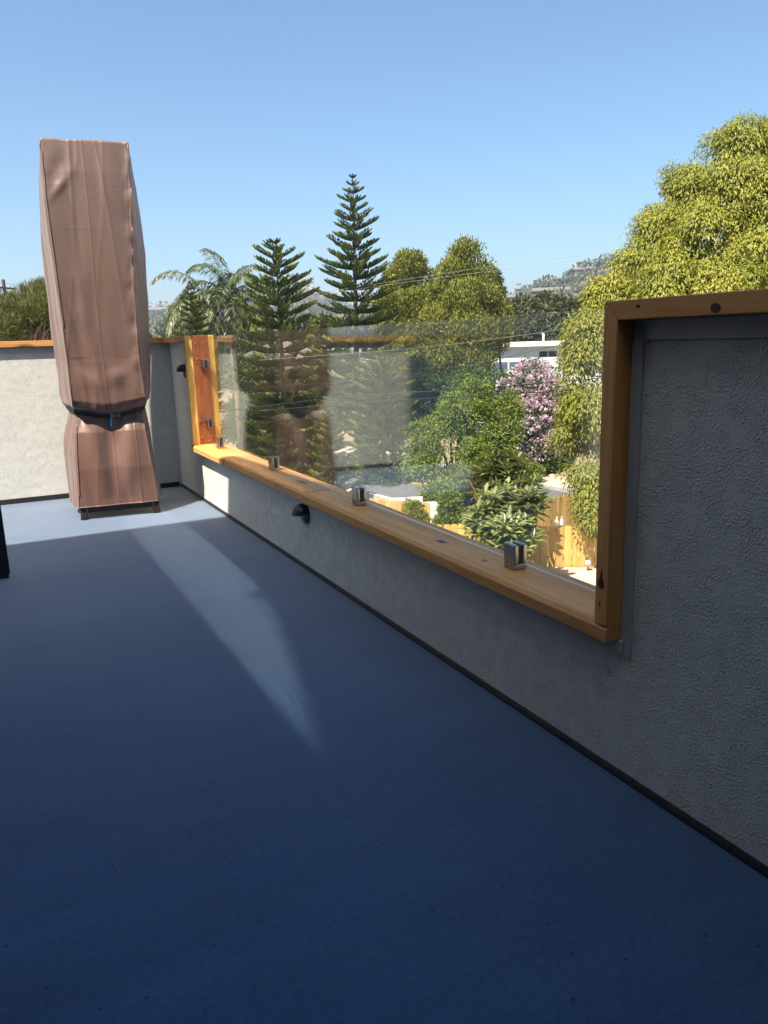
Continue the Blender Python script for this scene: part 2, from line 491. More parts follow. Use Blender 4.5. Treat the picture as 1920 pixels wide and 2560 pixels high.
along_back(XL-3, -0.402, -0.026, 0.158, HC-BT, HC).build('coping_board', WOOD_X, bw, bevel=0.002)
along_back(-0.40, CX0-0.001, -0.026, 0.158, HC-BT, HC, CX1-0.001).build('coping_board', WOOD_X, bw, bevel=0.002)
along_back(XL-3, WX-0.008, -0.007, 0.003, HC-BT-0.034, HC-BT-0.001).build('flashing_strip', FLASH, bw, bevel=0.001, seg=1)
along_back(XL-3, WX-0.018, -0.010, 0.003, 0.001, 0.034).build('base_strip', BLACKRUB, bw)

# glass pane in its clamps
GX = 1.240
gp = MB(); gp.box(-0.005, 0.005, YN+BT+0.012, YF-BT-0.016, 0.022, HC-0.010-SILL)
glass = gp.build('glass_railing', GLASS); glass.location = (GX, 0, SILL); glass.rotation_euler = (0, 0.011, 0)
tag(glass, 'clear frameless glass railing panel standing in steel clamps above the wooden sill', 'glass railing')

def clamp_mesh():
    """square clamp: two cheeks, a slot for the pane, a foot; origin at the foot, pane along y"""
    k = MB()
    k.box(-0.021, 0.021, -0.026, 0.026, 0.0, 0.016)
    k.box(-0.021, -0.0075, -0.026, 0.026, 0.0165, 0.070)
    k.box(0.0075, 0.021, -0.026, 0.026, 0.0165, 0.070)
    return k
clamp_mes = clamp_mesh().mesh('clamp_body', bevel=0.003)
clamp_mes.materials.append(CHROME)
gk = MB(); gk.box(-0.0072, 0.0072, -0.022, 0.022, 0.0168, 0.062)
gask_me = gk.mesh('gasket'); gask_me.materials.append(BLACKRUB)
sk = MB()
sk.tube([(-0.0225, -0.012, 0.012), (-0.020, -0.012, 0.012)], 0.004, 8)
sk.tube([(-0.0225, 0.012, 0.012), (-0.020, 0.012, 0.012)], 0.004, 8)
scr_me = sk.mesh('screw_head'); scr_me.materials.append(STEEL_HEAD)
def clamp(label, loc, rot=(0, 0, 0)):
    t = thing('glass_clamp', label, 'glass clamp', loc, 0, 'steel clamps holding the glass panel')
    t.rotation_euler = rot
    for nm, me in (('clamp_body', clamp_mes), ('gasket', gask_me), ('screw_head', scr_me)):
        link(nm, me, None, t)
    return t
for (y, lab) in ((1.655, 'steel clamp on the shaded sill, the largest and nearest to the camera'),
                 (2.66, 'steel clamp on the shaded sill above and right of the lower wall light'),
                 (3.66, 'steel clamp on the sill between the sunlit end and the wall light'),
                 (4.66, 'small steel clamp on the sunlit sill at the foot of the red end board')):
    clamp(lab, (GX, y, SILL+0.001))
for (z, lab) in ((0.888, 'steel clamp on the red end board, the upper of two'), (0.515, 'steel clamp on the red end board, the lower of two')):
    clamp(lab, (GX, YF-BT-0.001, z), (R(90), 0, 0))

# wall lights: round back plate with a half-dome hood
def wall_light(label, y, z):
    t = thing('wall_light', label, 'wall light', (WX-0.002, y, z), 0, 'black hooded wall lights')
    k = MB()
    n = 24
    k.tube([(0, 0, 0), (-0.010, 0, 0)], 0.046, n)
    k.build('back_plate', BLACKMET, t, bevel=0.0015, seg=1)
    k = MB()
    # hood: quarter of an ellipsoid, open below
    nu, nv = 16, 10
    def hood(rr):
        vs = []
        for i in range(nv+1):
            a = (math.pi/2)*i/nv              # from the wall to the front
            for j in range(nu+1):
                c = math.pi*j/nu              # over the top
                y_ = -rr*math.cos(c)*math.cos(a*0.98)
                z_ = rr*math.sin(c)*math.cos(a*0.98)**0.9
                vs.append((-0.010-0.050*math.sin(a)*(rr/0.046), y_, z_*1.0))
        return vs
    o_ = hood(0.046); i_ = hood(0.043)
    L_ = len(o_); fs = []
    for i in range(nv):
        for j in range(nu):
            q = i*(nu+1)+j
            fs.append((q, q+1, q+nu+2, q+nu+1)); fs.append((q+L_+nu+1, q+L_+nu+2, q+L_+1, q+L_))
        for j in (0, nu):
            q = i*(nu+1)+j
            fs.append((q, q+nu+1, q+nu+1+L_, q+L_))
    k.add(o_+i_, fs)
    k.build('hood', BLACKMET, t, smooth=True)
    k = MB(); k.tube([(-0.0102, 0, -0.016), (-0.0135, 0, -0.016)], 0.020, 16)
    k.build('lens', plain('dark lens', (0.05, 0.06, 0.06), 0.2), t)
    k = MB()
    rim = [(-0.010-0.052*math.sin(math.pi*j/16), -0.047*math.cos(math.pi*j/16), 0.0) for j in range(17)]
    k.tube(rim, 0.0022, 6)
    k.build('rim', BLACKMET, t)
    return t
wall_light('black hooded wall light low on the grey shaded stucco below the sill', 3.105, 0.263)
wall_light('small black hooded wall light on the shaded stucco beside the red end board', 5.18, 0.838)

# ---------------------------------------------------------------- the house the deck belongs to
hs = thing('house', 'tall stucco house beside the deck whose shadow covers the near floor', 'house')
HX = -1.0; dlt = (1.235-HX)/0.568; dy = 0.30*dlt
def hp(y, z): return (y-dy, z+dlt)
roofline = [hp(4.30, 0.374), hp(3.35, 0.46), hp(2.66, 0.575), hp(1.37, 1.03), hp(-0.6, 1.75)]
pr = [(roofline[0][0], -0.2)] + roofline + [(-6.0, roofline[-1][1]), (-6.0, -0.2)]
b = MB(); b.prism(pr, 'x', -7.5, HX)
b.build('stucco_body', STUCCO, hs)
# unseen doors, added dark to cut the light bounced onto the deck
DOORG = plain('unseen dark door', (0.012, 0.013, 0.015), 0.6, spec=0.15)
for i_, (ya, yc) in enumerate(((-2.9, -1.45), (-1.40, 0.05), (0.10, 1.55), (1.60, 3.05))):
    b = MB(); b.box(HX+0.002, HX+0.03, ya, yc, 0.03, 2.25); dr = b.build('unseen_door', DOORG, hs)
    b = MB(); b.box(HX+0.002, HX+0.045, yc+0.001, yc+0.049, 0.0, 2.30); b.build('unseen_door_frame', BLACKMET, hs)
b = MB(); b.box(-0.9, 1.05, -3.018, -2.99, 0.03, 2.25); b.build('unseen_door', DOORG, hs)
# unseen eave tail, shaped to cut the notch in the reflected light
y0, z0 = hp(2.60, 0.58); y1, z1 = hp(2.74, 0.56); y2, z2 = hp(2.70, 0.70)
b = MB(); b.prism([(y0-0.05, z0-0.05), (y1+0.02, z1-0.05), (y2+0.035, z2), (y2-0.02, z2)], 'x', HX-0.4, HX+0.001)
b.build('unseen_eave_tail', BLACKMET, hs)
b = MB(); b.box(-7.5, XL, 4.93, 9.0, -0.2, 3.4)
b.build('side_wing', STUCCO, hs)
b = MB(); b.box(-7.5, 1.10, -6.0, -3.02, -0.2, 4.0)  # unseen block added behind the camera to keep sky light off the deck
b.build('unseen_rear_block', STUCCO, hs)
b = MB(); b.box(-0.998, 1.6, -3.0, -0.55, 2.40, 2.58)  # unseen roof added above and behind the camera to dim the near deck
b.build('unseen_roof', plain('unseen dark roof', (0.10, 0.07, 0.05), 0.7), hs)

# ---------------------------------------------------------------- covered patio heater
def lerp_tab(tab, z):
    xs = [t[0] for t in tab]; ys = [t[1] for t in tab]
    return float(np.interp(z, xs, ys))
TL = [(0.08, -0.262), (0.23, -0.263), (0.38, -0.266), (0.49, -0.25), (0.60, -0.215), (0.655, -0.206), (0.672, -0.226), (0.69, -0.242), (0.74, -0.250), (0.87, -0.249), (1.09, -0.257), (1.42, -0.252), (1.69, -0.243), (2.0, -0.223), (2.17, -0.199)]
TR = [(0.08, 0.285), (0.22, 0.263), (0.50, 0.249), (0.60, 0.236), (0.655, 0.228), (0.672, 0.248), (0.69, 0.266), (0.745, 0.282), (0.87, 0.293), (0.99, 0.302), (1.28, 0.314), (1.6, 0.315), (1.97, 0.302), (2.12, 0.289), (2.17, 0.272)]
TFL = [(0.08, -0.205), (0.6, -0.172), (0.75, -0.178), (1.14, -0.178), (1.6, -0.184), (2.17, -0.187)]
TFR = [(0.08, 0.245), (0.6, 0.205), (0.70, 0.228), (0.91, 0.215), (1.35, 0.222), (1.9, 0.262), (2.17, 0.268)]
TD = [(0.08, 0.262), (0.3, 0.252), (0.52, 0.222), (0.62, 0.188), (0.655, 0.18), (0.672, 0.215), (0.69, 0.248), (0.72, 0.262), (0.80, 0.264), (0.95, 0.258), (1.4, 0.262), (2.0, 0.25), (2.17, 0.238)]
NS = 300
def section(z):
    uL, uR, a, c, d_ = (lerp_tab(t, z) for t in (TL, TR, TFL, TFR, TD))
    poly = [(a, -d_), (c, -d_*1.0), (uR, -d_*0.1), (uR-0.004, d_*0.75), (uR-0.035, d_), (uL+0.035, d_), (uL+0.002, d_*0.75), (uL, -d_*0.1)]
    P = []
    per = [0.32, 0.16, 0.09, 0.04, 0.18, 0.04, 0.07, 0.10]       # share of the points on each side, the same at every height
    tot = sum(per)
    for i, (p, w) in enumerate(zip(poly, per)):
        q = poly[(i+1) % len(poly)]
        k = max(1, int(round(NS*w/tot)))
        for j in range(k):
            t = j/k
            P.append((p[0]+(q[0]-p[0])*t, p[1]+(q[1]-p[1])*t))
    P = np.array(P)
    S_ = P.copy()
    for _ in range(5):
        S_ = 0.25*np.roll(S_, 1, 0) + 0.5*S_ + 0.25*np.roll(S_, -1, 0)
    # the bellied front: pushed out a little between the seams
    return S_
def heater_rings(z_list):
    rings = []
    for z in z_list:
        S_ = section(z)
        n_ = len(S_)
        tan = np.roll(S_, -1, 0) - np.roll(S_, 1, 0)
        nor = np.stack([tan[:, 1], -tan[:, 0]], 1); nor /= np.linalg.norm(nor, axis=1)[:, None]+1e-9
        seg = np.linalg.norm(np.roll(S_, -1, 0)-S_, axis=1); arc = np.concatenate([[0], np.cumsum(seg)[:-1]])
        ring = []
        for i in range(n_):
            x, y = S_[i]; s_ = arc[i]
            fr = max(0.0, min(1.0, (-y-0.05)/0.12))          # on the front
            wv = math.exp(-((z-0.66)/0.16)**2)
            q = Vector((x*4.0, y*4.0, z*0.9))
            dsp = 0.010*noise.noise(q*1.6) + 0.006*noise.noise(Vector((x*11, y*11, z*2.2+5)))
            # soft hollow near the top left where the cloth is pulled to the corner
            dsp += 0.0022*noise.noise(Vector((x*22+z*7, y*22, z*5+3)))
            if z > 1.55: dsp += fr*0.007*math.exp(-((z-1.93-1.1*(x+0.10))/0.035)**2)*math.exp(-((x+0.11)/0.055)**2) - fr*0.008*math.exp(-((z-2.03-0.9*(x+0.10))/0.06)**2)*math.exp(-((x+0.12)/0.06)**2)
            if 0.68 < z < 0.95: dsp += fr*0.012*math.sin((z-0.68)*22+x*12)*math.exp(-((z-0.80-0.6*abs(x-0.02))/0.06)**2)*noise.noise(Vector((x*6, 9, 1)))*1.5
            # sharp creases running mostly upright
            n1 = noise.noise(Vector((x*7.0+0.22*z, y*7.0, z*0.75+8))); n2 = noise.noise(Vector((x*10-0.35*z, y*10, z*1.1+21)))
            amp = 0.55+0.45*noise.noise(Vector((x*3, y*3, z*1.3+40)))
            dsp += amp*(0.0065*(1-min(1, abs(n1)*4.5))**2 + 0.0042*(1-min(1, abs(n2)*5.5))**2)
            # gathers above and below the strap
            pl = noise.noise(Vector((x*34, y*34, z*3.0)))
            dsp += wv*((0.006 if z > 0.66 else 0.010)*noise.noise(Vector((x*17, y*17, z*2.0))) + 0.003*pl)
            # crumpled streak down the left third of the front
            st = math.exp(-((x+0.075+0.03*(1.5-z))/0.045)**2)*fr*(0.4+0.6*math.exp(-((z-1.15)/0.45)**2))
            dsp += st*(0.010*noise.noise(Vector((x*16+z*2.5, 1.3, z*2.2))) + 0.004*noise.noise(Vector((x*30+z*7, 4.2, z*6))))
            # right edge flutters
            if z > 0.75:
                rt = math.exp(-((x-lerp_tab(TFR, z))/0.035)**2)*fr
                dsp += rt*0.009*noise.noise(Vector((7.7, x*20, z*13)))
            # packing creases, down the middle and across
            cx_ = 0.018+0.006*math.sin(z*4)
            dsp += fr*0.0024*math.exp(-((x-cx_)/0.0035)**2)
            if z < 0.6: dsp += fr*0.0035*math.exp(-((x-0.155)/0.004)**2)
            for zc in (1.93, 1.69, 1.44, 1.17, 0.92, 0.37):
                dsp += 0.0005*math.exp(-((z-zc-0.02*x)/0.004)**2)
            # seams at both front corners
            for tb in (TFL, TFR):
                dsp += fr*0.0045*math.exp(-((x-lerp_tab(tb, z))/0.006)**2)
            # skirt: cloth pulled into a shallow V under the strap
            if z < 0.62:
                t = (0.62-z)/0.5
                dsp += fr*(0.022*math.sin(min(1, t)*math.pi)*(math.exp(-((x+0.10-0.06*t)/0.05)**2) + math.exp(-((x-0.13+0.05*t)/0.05)**2)) - 0.020*math.exp(-((x-0.02)/0.07)**2)*math.exp(-((z-0.48)/0.13)**2))
            zz = (1+(z-1)*0.955 if z > 1 else z) - 0.050*fr*math.exp(-((x-0.02)/0.17)**2)*math.exp(-((z-0.665)/0.10)**2)
            px_, py_ = x+nor[i, 0]*dsp, y+nor[i, 1]*dsp
            ring.append((px_, py_, zz))
        rings.append(ring)
    return rings
def rings_mesh(name, rings, cap_top=None, cap_bot=None):
    n_ = len(rings[0]); v = [p for r_ in rings for p in r_]; f = []
    for i in range(len(rings)-1):
        for k in range(n_):
            k2 = (k+1) % n_
            f.append((i*n_+k, i*n_+k2, (i+1)*n_+k2, (i+1)*n_+k))
    if cap_top:
        last = rings[-1]; c = np.mean(np.array(last), 0)
        base = (len(rings)-1)*n_
        for sc_, dz_ in cap_top:
            st = len(v)
            v += [(c[0]+(p[0]-c[0])*sc_, c[1]+(p[1]-c[1])*sc_, p[2]+dz_+0.006*noise.noise(Vector((p[0]*9*sc_, p[1]*9*sc_, 2)))) for p in last]
            for k in range(n_):
                k2 = (k+1) % n_
                f.append((base+k, base+k2, st+k2, st+k))
            base = st
        f.append(tuple(range(base, base+n_)))
    me = bpy.data.meshes.new(name); me.from_pydata(v, [], f); me.update()
    bm = bmesh.new(); bm.from_mesh(me); bmesh.ops.recalc_face_normals(bm, faces=bm.faces); bm.to_mesh(me); bm.free()
    me.polygons.foreach_set('use_smooth', [True]*len(me.polygons))
    return me
def cover_mat():
    M, n, b_ = mat('brown cover cloth')
    co = coords(n)
    big = tnoise(n, co, 3, 4)
    sp = N(n, 'ShaderNodeSeparateXYZ'); n.links.new(co, sp.inputs[0])
    fade = mathn(n, 'MULTIPLY_ADD', sp.outputs[2], 0.22, mathn(n, 'MULTIPLY', big, 0.5))     # bleached towards the top
    col = ramp(n, fade, [(0.22, (0.115, 0.058, 0.043)), (0.5, (0.126, 0.074, 0.058)), (0.78, (0.138, 0.093, 0.077))])
    n.links.new(col, b_.inputs['Base Color'])
    b_.inputs['Roughness'].default_value = 0.42
    b_.inputs['Specular IOR Level'].default_value = 0.5
    try:
        b_.inputs['Sheen Weight'].default_value = 0.15
    except Exception: pass
    w1 = tnoise(n, co, 900, 1); 
    cr = tnoise(n, co, 22, 5, 0.6, 1.2)
    p = bump(n, None, cr, 0.16, 0.006)
    bump(n, b_, w1, 0.12, 0.0006, p)
    return M
COVER = cover_mat()
htr = thing('patio_heater', 'tall patio heater under a brown cloth cover tied at the waist', 'patio heater', (0.64, 5.04, 0), -math.atan2(0.126, 0.992))
zs_up = list(np.linspace(0.668, 0.80, 26)) + list(np.linspace(0.81, 2.17, 230))
cv = link('cover', rings_mesh('cover', heater_rings(zs_up), [(0.985, 0.006), (0.93, 0.010), (0.6, 0.012), (0.25, 0.013)]), COVER, htr)
zs_dn = list(np.linspace(0.078, 0.50, 70)) + list(np.linspace(0.506, 0.655, 40))
link('cover_skirt', rings_mesh('cover_skirt', heater_rings(zs_dn)), COVER, htr)
# hem
hem = heater_rings([0.078])[0]
k = MB(); k.tube([Vector(p) for p in hem]+[Vector(hem[0])], 0.0045, 6, False); k.build('hem', COVER, htr, smooth=True)
# corner seams
for tb in (TFL, TFR):
    for z0_, z1_ in ((0.70, 2.165), (0.085, 0.60)):
        zz_ = list(np.linspace(z0_, z1_, 60)); pts = []
        for ring in heater_rings(zz_):
            zc_ = ring[0][2]; xt = lerp_tab(tb, zz_[len(pts)])
            pts.append(Vector(min((p for p in ring if p[1] < 0), key=lambda p: abs(p[0]-xt))) + Vector((0, -0.0015, 0)))
        k = MB(); k.tube(pts, 0.0034, 6); k.build('seam', COVER, htr, smooth=True)
# waist strap, sagging in front
k = MB()
ra, rb_ = heater_rings([0.640])[0], heater_rings([0.668])[0]
def offs(r_, o):
    c = np.mean(np.array(r_), 0)
    return [(p[0]+(p[0]-c[0])/max(1e-6, math.hypot(p[0]-c[0], p[1]-c[1]))*o, p[1]+(p[1]-c[1])/max(1e-6, math.hypot(p[0]-c[0], p[1]-c[1]))*o, p[2]) for p in r_]
ra, rb_ = offs(ra, 0.007), offs(rb_, 0.004)
ri, rj = offs(ra, -0.004), offs(rb_, -0.004)
n_ = len(ra)
k.add(ra+rb_+ri+rj, [(i, (i+1) % n_, (i+1) % n_+n_, i+n_) for i in range(n_)] + [(i+n_, (i+1) % n_+n_, (i+1) % n_+3*n_, i+3*n_) for i in range(n_)] + [((i+1) % n_, i, i+2*n_, (i+1) % n_+2*n_) for i in range(n_)])
k.build('strap', plain('black webbing', (0.012, 0.012, 0.014), 0.7, bmp=0.3, bs=400), htr)
fy = min(p[1] for p in ra)
k = MB(); k.box(0.030, 0.078, fy-0.010, fy+0.002, 0.600, 0.616)
for xx in (0.036, 0.072): k.box(xx-0.003, xx+0.003, fy-0.013, fy-0.0102, 0.596, 0.621)
k.build('buckle', plain('grey buckle', (0.25, 0.25, 0.25), 0.3, 0.8), htr, bevel=0.001, seg=1)
k = MB(); k.tube([(0.029, fy-0.008, 0.618), (0.026, fy-0.014, 0.600), (0.022, fy-0.012, 0.575), (0.020, fy-0.010, 0.545)], 0.0042, 8)
k.build('cord', plain('blue cord', (0.005, 0.33, 0.62), 0.5), htr)
BRONZE = plain('dark bronze metal', (0.030, 0.020, 0.015), 0.42, 0.3, var=0.4, vs=30)
for (lx, ly) in ((-0.186, -0.238), (0.234, -0.238), (-0.215, 0.225), (0.235, 0.225)):
    k = MB()
    k.add([(lx-0.021, ly-0.021, 0), (lx+0.021, ly-0.021, 0), (lx+0.021, ly+0.021, 0), (lx-0.021, ly+0.021, 0),
           (lx-0.014, ly-0.010, 0.105), (lx+0.014, ly-0.010, 0.105), (lx+0.014, ly+0.014, 0.105), (lx-0.014, ly+0.014, 0.105)],
          [(0, 3, 2, 1), (4, 5, 6, 7), (0, 1, 5, 4), (1, 2, 6, 5), (2, 3, 7, 6), (3, 0, 4, 7)])
    k.build('leg', BRONZE, htr, bevel=0.003, seg=1)
k = MB()
k.box(-0.164, 0.212, -0.248, -0.228, 0.040, 0.098); k.box(-0.193, 0.213, 0.215, 0.235, 0.060, 0.098)
k.box(-0.215, -0.195, -0.216, 0.203, 0.060, 0.098); k.box(0.226, 0.246, -0.216, 0.203, 0.060, 0.098)
k.box(-0.194, 0.225, -0.227, 0.214, 0.088, 0.096)
k.build('base_frame', BRONZE, htr, bevel=0.002, seg=1)

# ---------------------------------------------------------------- the metal frame that just enters at the left edge
fr_ = thing('patio_chair_frame', 'dark metal furniture frame with low rails cut off by the left edge', 'patio furniture', (-0.010, 3.735, 0))
k = MB(); k.box(-0.052, 0.0, 0.0, 0.03, 0.018, 0.78); k.build('upright', BLACKMET, fr_, bevel=0.003, seg=1)
k = MB(); k.box(-0.75, -0.053, 0.002, 0.028, 0.018, 0.048); k.build('rail', BLACKMET, fr_, bevel=0.003, seg=1)
k = MB(); k.box(-0.75, -0.053, 0.004, 0.026, 0.145, 0.165); k.build('rail', BLACKMET, fr_, bevel=0.003, seg=1)
k = MB(); k.box(-0.75, -0.053, 0.002, 0.028, 0.74, 0.77); k.build('rail', BLACKMET, fr_, bevel=0.003, seg=1)
k = MB(); k.box(-0.80, -0.752, 0.0, 0.03, 0.018, 0.78); k.build('upright', BLACKMET, fr_, bevel=0.003, seg=1)
k = MB(); k.box(-0.745, -0.060, 0.012, 0.018, 0.170, 0.735); k.build('back_panel', plain('dark mesh sling', (0.02, 0.022, 0.03), 0.6), fr_)
for xx in (-0.776, -0.026):
    k = MB(); k.box(xx-0.02, xx+0.02, 0.004, 0.026, 0.0005, 0.0175); k.build('foot', BLACKRUB, fr_)

# ================================================================ the neighbourhood beyond the deck
def leaf_mat(name, stops, transl=0.25, rough=0.5, spec=0.35):
    M, n, b_ = mat(name)
    a = N(n, 'ShaderNodeAttribute'); a.attribute_name = 'var'
    col = ramp(n, a.outputs['Fac'], stops)
    n.links.new(col, b_.inputs['Base Color'])
    b_.inputs['Roughness'].default_value = rough; b_.inputs['Specular IOR Level'].default_value = spec
    tl = N(n, 'ShaderNodeBsdfTranslucent'); n.links.new(col, tl.inputs[0])
    mx = N(n, 'ShaderNodeMixShader'); mx.inputs[0].default_value = transl
    n.links.new(b_.outputs[0], mx.inputs[1]); n.links.new(tl.outputs[0], mx.inputs[2])
    n.links.new(mx.outputs[0], n.nodes['Material Output'].inputs[0])
    return M
def unit(a):
    return a/(np.linalg.norm(a, axis=-1, keepdims=True)+1e-9)
def leaves_mesh(name, P, D, U, L, Wd, var, fold=0.25, wide=0.45):
    """one folded diamond per leaf: P base, D direction, U rough up side, L length, Wd width"""
    P = np.asarray(P, float); n_ = len(P)
    D = unit(D); S_ = unit(np.cross(D, U)); Nn = np.cross(S_, D)
    L = np.broadcast_to(np.asarray(L, float), (n_,))[:, None]; Wd = np.broadcast_to(np.asarray(Wd, float), (n_,))[:, None]
    v = np.empty((n_, 4, 3))
    mid = P + D*L*wide
    v[:, 0] = P; v[:, 1] = mid + S_*Wd*0.5 + Nn*Wd*fold; v[:, 2] = P + D*L - Nn*Wd*fold*0.6; v[:, 3] = mid - S_*Wd*0.5 + Nn*Wd*fold
    me = bpy.data.meshes.new(name)
    me.vertices.add(n_*4); me.vertices.foreach_set('co', v.reshape(-1))
    tri = (np.arange(n_)[:, None]*4 + np.array([[0, 1, 2, 0, 2, 3]])).reshape(-1)
    me.loops.add(n_*6); me.loops.foreach_set('vertex_index', tri.astype(np.int32))
    me.polygons.add(n_*2); me.polygons.foreach_set('loop_start', (np.arange(n_*2)*3).astype(np.int32))
    at_ = me.attributes.new('var', 'FLOAT', 'POINT')
    at_.data.foreach_set('value', np.repeat(np.asarray(var, float), 4).astype(np.float32))
    me.update()
    return me
def lobe_leaves(lobes, n_leaf, leaf, spread=0.16, k=14, droop=0.5, outw=0.7, shell=0.6, rough=0.22, seed=1, upw=0.0, vbias=0.0, facing=0.0, clump=None, tall=0.8, gaps=0.0):
    """leaves on the outside of small clumps that sit on a set of ellipsoid lobes (centre, (rx, ry, rz))"""
    rng = np.random.default_rng(seed)
    area = np.array([(l[1][0]*l[1][1]+l[1][0]*l[1][2]+l[1][1]*l[1][2]) for l in lobes])
    rs = clump if clump else spread*2.2
    k = max(10, int(k*(rs/(spread*1.0))**1.3))
    cnt = np.maximum(2, (n_leaf/k*area/area.sum())).astype(int)
    Ps, Ds, Us, Vs = [], [], [], []
    for (c, r_), m_ in zip(lobes, cnt):
        c = np.array(c); r_ = np.array(r_)
        d = unit(rng.normal(size=(m_, 3)))
        if facing > 0:                       # fewer clumps on the side nobody can see
            tov = unit(np.array([0, 0, 1.0])-c); flip = (d@tov < -0.25) & (rng.random(m_) < facing)
            d[flip] -= 2*(d[flip]@tov)[:, None]*tov
        rad = shell + (1.0-shell)*rng.random(m_)**0.6
        bumpy = np.array([noise.noise(Vector(q*2.3)+Vector(c)) for q in d])*rough + np.array([noise.noise(Vector(q*5.1)+Vector(c)*1.7) for q in d])*rough*0.6
        cp = c + d*r_*(rad*(1+bumpy))[:, None] - d*min(rs, r_.min())*0.45
        if gaps > 0:                         # hollows where the dark inside shows
            hol = np.array([noise.noise(Vector(q)*(0.42/rs)+Vector((seed, 3, 7))) for q in cp])
            keep = hol < 0.34-gaps
            cp, d, m_ = cp[keep], d[keep], int(keep.sum())
            if m_ == 0: continue
        cr = rs*rng.uniform(0.6, 1.25, m_)
        cv_ = rng.normal(0.5, 0.13, m_) + vbias
        o = unit(rng.normal(size=(m_, k, 3)) + d[:, None, :]*0.9 + np.array([0, 0, 0.35]))
        rr_ = cr[:, None, None]*(0.55+0.5*rng.random((m_, k, 1)))
        P = cp[:, None, :] + o*rr_*np.array([1, 1, tall])
        D = o*outw + np.array([0, 0, -droop+upw]) + rng.normal(size=o.shape)*0.33
        U = o + d[:, None, :]*0.4 + np.array([0, 0, 0.35]) + rng.normal(size=o.shape)*0.34
        Ps.append(P.reshape(-1, 3)); Ds.append(D.reshape(-1, 3)); Us.append(U.reshape(-1, 3))
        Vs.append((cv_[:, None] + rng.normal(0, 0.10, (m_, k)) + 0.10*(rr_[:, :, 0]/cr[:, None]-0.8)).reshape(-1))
    P = np.concatenate(Ps); D = np.concatenate(Ds); U = np.concatenate(Us); V = np.clip(np.concatenate(Vs), 0, 1)
    L = leaf[0]*rng.uniform(0.7, 1.25, len(P)); Wd = leaf[1]*rng.uniform(0.75, 1.2, len(P))
    return P, D, U, L, Wd, V
def plobes(lst, depth=0.8):
    """(px, py, dist, radius in px) -> ellipsoids"""
    out = []
    for (px_, py_, d_, r_) in lst:
        p = at(px_, py_, d_); k = r_*1.15738/FPX*(p-EYE).length
        out.append(((p.x, p.y, p.z), (k, k, k*0.95)))
    return out
BARK = plain('bark', (0.105, 0.075, 0.052), 0.9, spec=0.1, var=0.35, vs=14, bmp=0.8, bs=30)
BARK_PALE = plain('pale bark', (0.30, 0.23, 0.16), 0.9, spec=0.1, var=0.3, vs=10, bmp=0.6, bs=30)
def trunk_limbs(root, base, lobes, r0, mat_=BARK, fork=0.35, mx=12):
    k = MB()
    base = Vector(base)
    cen = Vector(np.mean([l[0] for l in lobes], 0))
    low = min(l[0][2] for l in lobes)
    fk = Vector((base.x*0.6+cen.x*0.4, base.y*0.6+cen.y*0.4, base.z+(cen.z-base.z)*fork))
    k.tube([base, base.lerp(fk, 0.5)+Vector((0.05, 0.04, 0)), fk], [r0*1.2, r0, r0*0.8], 8)
    for c, r_ in lobes[:mx]:
        c = Vector(c); midp = fk.lerp(c, 0.5) + Vector((0, 0, 0.12*(c-fk).length))
        k.tube([fk, midp, c], [r0*0.55, r0*0.32, r0*0.10], 6)
    return k.build('trunk', mat_, root, smooth=True)
def tree(name, label, cat, base, lobes, n_leaf, leaf, lm, r0=0.15, group=None, bark=BARK, fork=0.35, **kw):
    t = thing(name, label, cat, (0, 0, 0), 0, group)
    t.location = base
    me = leaves_mesh('crown', *lobe_leaves(lobes, n_leaf, leaf, **kw))
    o = link('crown', me, lm, t)
    tr_ = trunk_limbs(t, base, lobes, r0, bark, fork)
    off = Vector(base)
    for q in (o, tr_): q.location = -off
    return t

# ---- ground, street, driveway
def gz(x, y):
    D = math.hypot(x, y)
    z = -4.5
    if D > 33: z += (min(D, 75)-33)*0.055
    if D > 75: z += (D-75)*0.01
    if x > 17.6 and D < 80: z += min(1.2, (x-17.6)*0.35)*max(0.0, 1-max(0, (y-34))/12)
    if D > 26: z += 0.35*noise.noise(Vector((x*0.08, y*0.08, 0.3)))*min(1, (D-26)/10)
    return z
gx = np.concatenate([np.linspace(-140, 0, 24, endpoint=False), np.linspace(0, 40, 56, endpoint=False), np.linspace(40, 190, 26)])
gy = np.concatenate([np.linspace(-40, 4, 8, endpoint=False), np.linspace(4, 50, 60, endpoint=False), np.linspace(50, 210, 26)])
k = MB()
k.v = [(x, y, gz(x, y)) for y in gy for x in gx]
nx = len(gx)
k.f = [(j*nx+i, j*nx+i+1, (j+1)*nx+i+1, (j+1)*nx+i) for j in range(len(gy)-1) for i in range(nx-1)]
def ground_mat():
    M, n, b_ = mat('dry ground')
    co = coords(n)
    f = tnoise(n, co, 0.5, 6, 0.65); f2 = tnoise(n, co, 9, 4, 0.7)
    c1 = ramp(n, f, [(0.35, (0.22, 0.165, 0.11)), (0.5, (0.30, 0.235, 0.165)), (0.65, (0.15, 0.14, 0.07))])
    c2 = ramp(n, f2, [(0.3, (0.12, 0.09, 0.06)), (0.7, (0.36, 0.29, 0.21))])
    n.links.new(mixc(n, 0.4, c1, c2), b_.inputs['Base Color'])
    b_.inputs['Roughness'].default_value = 0.95; b_.inputs['Specular IOR Level'].default_value = 0.1
    bump(n, b_, f2, 0.8, 0.05)
    return M
g_ = k.build('ground', ground_mat(), smooth=True); tag(g_, 'dry brown ground around the street', 'ground', kind='structure')
